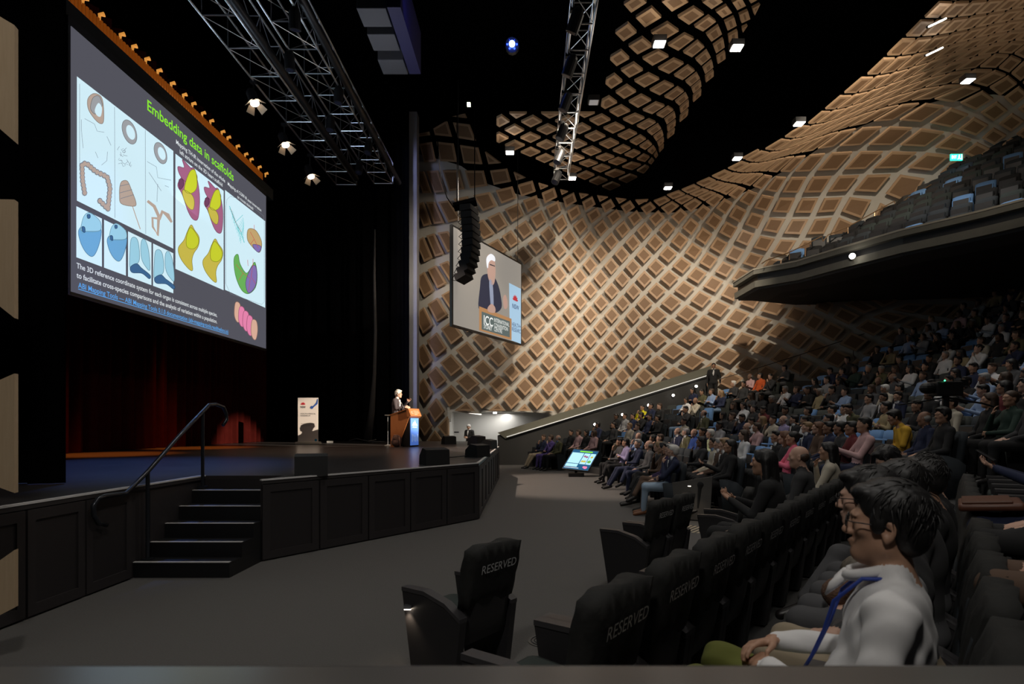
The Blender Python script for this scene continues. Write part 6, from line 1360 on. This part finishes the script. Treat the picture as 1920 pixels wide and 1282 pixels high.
for x, x2 in ((857, 857), (890, 890)):
    bm = BM(); cyl(bm, U(x, 382, 18.3)-org, U(x2, 205, 18.3)-org, .018, 6); obj('cable', bm, BLACK, e)
bm = BM(); tube(bm, [U(x, y, 18.3)-org for x, y in ((820, 258), (823, 300), (828, 340), (838, 370), (850, 388), (858, 392))], .02, 6); obj('cable', bm, BLACK, e)
# ------------------------------------------------------------------ ramp wall along the far aisle
RM = mat('ramp_dark', (.030, .029, .028), .6); RC = mat('ramp_cap', (.15, .145, .11), .6)
RY = 24.35
def rp(x, y): q = U(x, y, RY); return (q.x, q.z)
bm = BM(); prism(bm, [rp(933, 816), rp(1330, 693), rp(1345, 700), rp(1345, 760), rp(1345, 880), rp(933, 880)], 0, .5, lambda u, v, q: (u, RY+q*.6, v)); tri_fix(bm); struct('wall_ramp', bm, RM)
bm = BM(); prism(bm, [rp(933, 811), rp(1332, 686), rp(1332, 700), rp(948, 822)], -.06, .5, lambda u, v, q: (u, RY+q, v)); tri_fix(bm); struct('trim_ramp_cap', bm, RC)
e = empty('ramp_handrail', (0, RY-.12, 0)); tag(e, 'thin lit white handrail along the ramp wall', 'handrail')
bm = BM(); a = U(950, 819, RY-.12); b = U(1329, 703, RY-.12); tube(bm, [(a.x, 0, a.z), (b.x, 0, b.z)], .022, 6); obj('rail', bm, mat('rail_lit', (.75, .74, .70), .4, emit=.5), e)
bm = BM(); x, z = rp(948, 826); box(bm, (x+.3, RY-.3, .55), (.6, .6, 1.1)); 
bm.free()
for (x, y), t in zip(((1115, 795.5), (1167, 777), (1215.6, 759.5), (1262, 741), (1305, 724)), ('lowest', 'second', 'middle', 'fourth', 'topmost')):
    e = empty('step_lamp', U(x, y, RY-.08)); tag(e, 'small round white lamp on the ramp wall, %s of five' % t, 'wall lamp', 'lamps on the ramp wall')
    bm = BM(); ball(bm, (0, -.03, 0), .055, 10, 6); obj('bulb', bm, mat('step_lamp_on', (1, .95, .85), emit=16), e); bm = BM(); cyl(bm, (0, .06, 0), (0, -.01, 0), .06, 10); obj('housing', bm, BLACKM, e)
e = empty('aisle_rail', (0, 0, 0)); tag(e, 'thin wire handrail climbing beside the upper stalls', 'handrail')
bm = BM(); R3 = [(1345, 712), (1420, 690), (1500, 665), (1600, 632), (1700, 600), (1800, 572)]
tube(bm, [U(x, y, 23.7) for x, y in R3], .018, 6)
obj('rail', bm, mat('rail_brown', (.12, .09, .07), .4, .5), e)
for x, y in R3:
    bm = BM(); p = U(x, y, 23.7); cyl(bm, p, p-Vector((0, 0, .9)), .014, 6); obj('post', bm, mat('rail_brown', (0, 0, 0)), e)
# balcony rail and lamp
e = empty('balcony_rail', (0, 0, 0)); tag(e, 'thin bronze stair rail stepping up beside the balcony seats', 'handrail')
R4 = [(1428, 494), (1437, 488), (1480, 473), (1541, 443), (1543, 452), (1553, 440), (1590, 425), (1677, 377), (1680, 392), (1700, 372), (1762, 337), (1764, 352), (1830, 310), (1838, 305), (1842, 330)]
bm = BM(); tube(bm, [U(x, y, 19.2+(x-1428)*.004) for x, y in R4], .02, 6); obj('rail', bm, mat('rail_bronze', (.35, .22, .12), .35, .6), e)
for x, y, h in ((1480, 473, 14), (1590, 425, 20), (1640, 398, 22), (1720, 360, 24), (1800, 325, 28)):
    bm = BM(); Y = 19.2+(x-1428)*.004; cyl(bm, U(x, y, Y), U(x, y+h, Y), .015, 6); obj('post', bm, mat('rail_bronze', (0, 0, 0)), e)
e = empty('balcony_lamp', U(1598, 480, 16.7)); tag(e, 'round white lamp on the balcony front', 'wall lamp')
bm = BM(); ball(bm, (0, 0, 0), .085); obj('bulb', bm, mat('balcony_lamp_on', (1, .93, .8), emit=14), e); bm = BM(); cyl(bm, (.02, .06, 0), (.12, .3, .0), .06, 8); obj('bracket', bm, BLACKM, e)
# exit signs
e = empty('exit_sign', U(1793, 295, 20.3)); tag(e, 'bright green and white exit sign on wall above balcony', 'exit sign')
def exit_sign(e, w, h, em_):
    bm = BM(); box(bm, (0, 0, 0), (w, .05, h)); b = obj('sign_box', bm, mat('exit_green_%g' % em_, (.02, .55, .32), emit=em_), e)
    P = Plane((-w/2, -.03, -h/2), (1, 0, 0), (0, 0, 1)); wm = mat('exit_white_%g' % em_, (.8, 1, .95), emit=em_*1.2)
    m = .1*h
    shape_on('running_figure', [circ(.70*w, .78*h, .09*h), [(.62*w, .62*h), (.74*w, .66*h), (.72*w, .40*h), (.64*w, .36*h)], [(.64*w, .42*h), (.70*w, .36*h), (.60*w, .12*h), (.55*w, .15*h)], [(.68*w, .38*h), (.73*w, .40*h), (.82*w, .14*h), (.76*w, .12*h)], [(.86*w, .9*h), (.94*w, .9*h), (.94*w, .1*h), (.86*w, .1*h)]], lambda a, c: P.p(a, c, .004), wm, b)
    text_on('lettering', 'EXIT', P, .06*w, .25*h, .42*w, .5*h, wm, b, .004, True)
exit_sign(e, .42, .22, 3)
e = empty('exit_sign', U(1804, 521, 20.0)); tag(e, 'small green exit sign hanging under the balcony', 'exit sign'); exit_sign(e, .22, .12, .6)
spot('exit_glow', tuple(U(1793, 300, 20.0)), tuple(U(1790, 330, 21.3)), 6, (.5, .6, 1), 100)
# floor monitor showing the slide
cs = [U(1055, 877, 18.9), U(1102, 882, 18.6), U(1120.5, 846.5, 19.0), U(1076, 842, 19.3)]
plm = Plane(cs[0], cs[1]-cs[0], (cs[3]-cs[0])); Wm = (cs[1]-cs[0]).length; Vv = (cs[3]-cs[0]); 
sk_ = lambda a, b, h=0.: cs[0]+(cs[1]-cs[0])*a+Vv*b-((cs[1]-cs[0]).cross(Vv)).normalized()*(-h if (cs[1]-cs[0]).cross(Vv).y < 0 else h)
e = empty('floor_monitor', (0, 0, 0)); tag(e, 'slanted floor monitor repeating the slide before the far front seats', 'monitor')
bm = BM(); prism(bm, [(-.02, -.03), (1.02, -.03), (1.02, 1.03), (-.02, 1.03)], -.06, -.003, lambda u, v, q: sk_(u, v, q)); tri_fix(bm); obj('casing', bm, BLACKM, e)
mf = lambda h: (lambda a, b: sk_(a, b, h))
scr = shape_on('screen', [[(0, 0), (1, 0), (1, 1), (0, 1)]], mf(.0), em('monitor_blue', (.02, .10, .22), 1), e)
shape_on('picture', [[(.03, .30), (.50, .30), (.50, .84), (.03, .84)], [(.53, .28), (.76, .28), (.76, .84), (.53, .84)], [(.78, .28), (.98, .28), (.98, .84), (.78, .84)], [(.03, .12), (.50, .12), (.50, .27), (.03, .27)]], mf(.006), em('monitor_white', (.45, .80, .92), 1), scr)
shape_on('picture_line', [[(.3, .89), (.8, .89), (.8, .95), (.3, .95)]], mf(.006), S_G, scr); shape_on('picture_line', [[(.03, .05), (.6, .05), (.6, .08), (.03, .08)]], mf(.006), S_T, scr)
shape_on('picture_shape', [circ(.60, .68, .05), circ(.69, .65, .05)], mf(.010), C_P, scr); shape_on('picture_shape', [circ(.60, .42, .05), circ(.69, .42, .05), circ(.88, .66, .05)], mf(.010), C_Y, scr); shape_on('picture_shape', [circ(.87, .42, .07)], mf(.010), C_GN, scr); shape_on('picture_shape', [circ(.85, .12, .07), circ(.78, .14, .05)], mf(.010), C_PK, scr)
bm = BM(); c = sk_(.5, .05, -.1); box(bm, (c.x, c.y+.05, .06), (.5, .35, .12)); box(bm, (c.x, c.y+.1, .2), (.08, .08, .35)); obj('stand', bm, BLACKM, e)
# front ledge in the foreground
lg = struct('trim_parapet', (lambda b: (box(b, (.4, .62, 1.32), (5.2, .46, .05), bev=.012), b)[1])(BM()), mat('ledge_gloss', (.095, .09, .086), .25))
bm = BM(); box(bm, (.4, .70, .66), (5.2, .12, 1.32)); struct('wall_parapet', bm, FASCIA)
# floor vents and tactile strips
def disc_vent(p, lab):
    e = empty('floor_vent', p); tag(e, lab, 'floor vent')
    bm = BM(); cyl(bm, (0, 0, .001), (0, 0, .006), .13, 24); obj('plate', bm, mat('vent_grey', (.08, .08, .078), .5), e)
    bm = BM()
    for r in (.03, .055, .08, .105): tube(bm, [(r*math.cos(t*math.pi/12), r*math.sin(t*math.pi/12), .008) for t in range(25)], .004, 4, False)
    obj('slots', bm, BLACKM, e)
disc_vent(on_z(1021, 1202, 0), 'round slotted floor vent between the near reserved seats')
e = empty('tactile_strip', tuple(on_z(1302, 992, .004))); tag(e, 'pale ribbed tactile strip on aisle floor between seat blocks', 'floor strip'); e.rotation_euler = (0, 0, .93)
for k in range(9):
    bm = BM(); box(bm, (0, -.32+.08*k, 0), (.60, .035, .008)); obj('rib', bm, mat('brass_pale', (.62, .52, .38), .4, .2), e)
# end panel with step light near the front row, and lamp on the lone seat
pe = on_z(1318, 962, 0); e = empty('seat_end_panel', (2.95, 10.15, 0), math.radians(62)); tag(e, 'tall grey end panel with glowing aisle lamp beside front row', 'end panel')
bm = BM(); prism(bm, [(-.30, .02), (.30, .02), (.36, .66), (-.34, .80)], -.03, .03, lambda u, v, q: (q, u, v)); tri_fix(bm); obj('panel', bm, mat('end_panel_grey', (.10, .095, .09), .6), e)
def aisle_lamp(p, d, lab, parent=None, W=1.2):
    e = empty('aisle_lamp', p); tag(e, lab, 'aisle lamp', None)
    bm = BM(); box(bm, (0, 0, 0), (.05, .05, .018)); obj('housing', bm, CHROME, e)
    bm = BM(); box(bm, (0, 0, -.012), (.042, .042, .008)); obj('lens', bm, mat('aisle_lamp_on', (1, .85, .66), emit=14), e)
    spot('aisle_glow', Vector(p)+Vector(d)*.02+Vector((0, 0, -.03)), Vector(p)-Vector(d)*.06+Vector((0, 0, -.5)), W, (1, .78, .55), 105, .8, .01)
aisle_lamp((2.80, 9.84, .66), (-.3, -.9, 0), 'glowing aisle lamp on the grey end panel', W=2.0)
s0 = [s for s in SEATS if s['blk'] == 'near' and s['row'] == 0][0]
la = s0['p']+s0['f']*.43+Vector((s0['f'].y, -s0['f'].x, 0))*-.300+Vector((0, 0, .48))
aisle_lamp(la, Vector((-s0['f'].y, s0['f'].x, 0)), 'glowing aisle lamp on side of the lone reserved seat', W=1.6)
# television camera on tripod among the audience
cp = U(1773, 735, 8.8); gz = .9
e = empty('video_camera', cp); tag(e, 'black broadcast camera on tripod among the audience', 'camera')
bm = BM(); box(bm, (0, 0, .05), (.40, .22, .22), bev=.02); ball(bm, (-.28, 0, .06), (.12, .09, .09)); box(bm, (.24, 0, .14), (.12, .14, .10)); obj('camera_body', bm, BLACKM, e)
bm = BM(); cyl(bm, (0, 0, -.05), (0, 0, -.35), .05, 10); obj('tripod_head', bm, BLACKM, e)
for k in range(3):
    a = k*2.1+.4; bm = BM(); cyl(bm, (0, 0, -.3), (.45*math.cos(a), .45*math.sin(a), -1.35), .022, 8); obj('leg', bm, BLACKM, e)
bm = BM(); tube(bm, [(0, 0, -.08), (.5, -.1, -.18), (.7, -.1, -.24)], .015, 6); tube(bm, [(0, 0, -.08), (-.5, -.1, -.16), (-.8, -.1, -.20)], .012, 6); obj('pan_handle', bm, BLACKM, e)
bm = BM(); ball(bm, (-.1, -.12, .17), .012, 6, 4); obj('tally_lamp', bm, mat('tally_green', (.05, .9, .3), emit=5), e)
# things held or set down in the near rows
def near_xy(row, k): return [s for s in SEATS if s['blk'] == 'near' and s['row'] == row and s['idx'] == k][0]
s = near_xy(2, 4); p = s['p']+s['f']*.62+Vector((0, 0, .93)); e = empty('phone', p, .8); tag(e, 'red-cased phone held up in the third near row', 'phone'); e.rotation_euler = (.5, .1, .6)
bm = BM(); box(bm, (0, 0, 0), (.078, .155, .010), bev=.003); obj('case', bm, mat('case_red', (.6, .03, .04), .5), e); bm = BM(); box(bm, (0, 0, .0065), (.068, .14, .002)); obj('screen', bm, mat('phone_screen', (.4, .4, .55), emit=.35), e)
s = near_xy(2, 3); p = s['p']+s['f']*.45
bm = BM(); ball(bm, (p.x, p.y, .2+.66), (.16, .13, .10)); tag(obj('patterned_bag', bm, mat('snake_pattern', (.12, .10, .075), .7, noise=.9, scale=45), smooth=True), 'grey scale-patterned soft bag on a lap in third near row', 'bag')
s = near_xy(2, 2); p = s['p']+s['f']*.50
bm = BM(); ball(bm, (p.x, p.y, .2+.655), (.11, .10, .085)); tag(obj('woollen_hat', bm, mat('brown_wool', (.13, .07, .045), .95, noise=.6, scale=70, bump=1), smooth=True), 'ribbed brown woollen hat on a lap in third near row', 'hat')
def pack(p, c, lab, s=1.):
    e = empty('rucksack', p, rnd.uniform(0, 1)); tag(e, lab, 'backpack')
    m = mat('nylon_%s' % c[0], c[1], .8, noise=.3, scale=8)
    bm = BM(); ball(bm, (0, 0, .22*s), (.16*s, .11*s, .23*s)); obj('bag', bm, m, e, smooth=True); bm = BM(); ball(bm, (-.03, .10*s, .15*s), (.12*s, .05*s, .12*s)); obj('pocket', bm, m, e, smooth=True)
    bm = BM(); tube(bm, [(-.04, 0, .43*s), (-.03, 0, .49*s), (.03, 0, .49*s), (.04, 0, .43*s)], .010, 6); obj('handle', bm, mat('strap_grey', (.08, .08, .08), .7), e)
q = near_pt(1, 1.6)+NN*.36; pack((q.x, q.y, .1), ('black', (.012, .012, .014)), 'black backpack on floor behind the reserved seats')
q = near_pt(1, 2.3)+NN*.36; pack((q.x, q.y, .1), ('navy', (.015, .018, .045)), 'navy backpack on floor behind the reserved seats', 1.05)
q = near_pt(3, 3.0)-NN*.62; e = empty('paper_bag', (q.x, q.y, .5), .6); tag(e, 'brown paper carrier bag on the floor at lower right', 'bag')
bm = BM(); box(bm, (0, 0, .17), (.24, .12, .34), taper=1.04); obj('bag', bm, mat('kraft_paper', (.26, .17, .075), .8, noise=.2, scale=6, bump=.6), e)
bm = BM(); cyl(bm, (-.08, .0, .2), (-.08, .0, .42), .03, 12); cyl(bm, (-.08, 0, .42), (-.08, 0, .45), .016, 10); tag(obj('water_bottle', bm, mat('bottle_plastic', (.35, .45, .48), .15), loc=(q.x, q.y, .5)), 'clear plastic water bottle standing in the paper bag', 'bottle')
s = near_xy(3, 5); p = s['p']+s['f']*.62; e = empty('leather_bag', (p.x, p.y, .5+.67), math.atan2(s['f'].y, s['f'].x)); tag(e, 'brown leather folder bag resting on navy-clad knees', 'bag')
bm = BM(); box(bm, (0, 0, 0), (.34, .42, .05), Matrix.Rotation(.1, 3, 'Y'), .02); obj('body', bm, mat('leather_brown', (.12, .045, .025), .45, noise=.2), e, smooth=True); bm = BM(); box(bm, (.02, 0, .03), (.26, .40, .015), Matrix.Rotation(.1, 3, 'Y'), .006); obj('flap', bm, mat('leather_brown', (0, 0, 0)), e)
s = near_xy(3, 7); p = s['p']+s['f']*.60+Vector((0, 0, .95)); bm = BM(); box(bm, (0, 0, 0), (.075, .15, .01), bev=.003); o = obj('phone', bm, BLACKM, loc=p); o.rotation_euler = (.6, 0, .7); tag(o, 'black phone held in two hands near the right edge', 'phone')
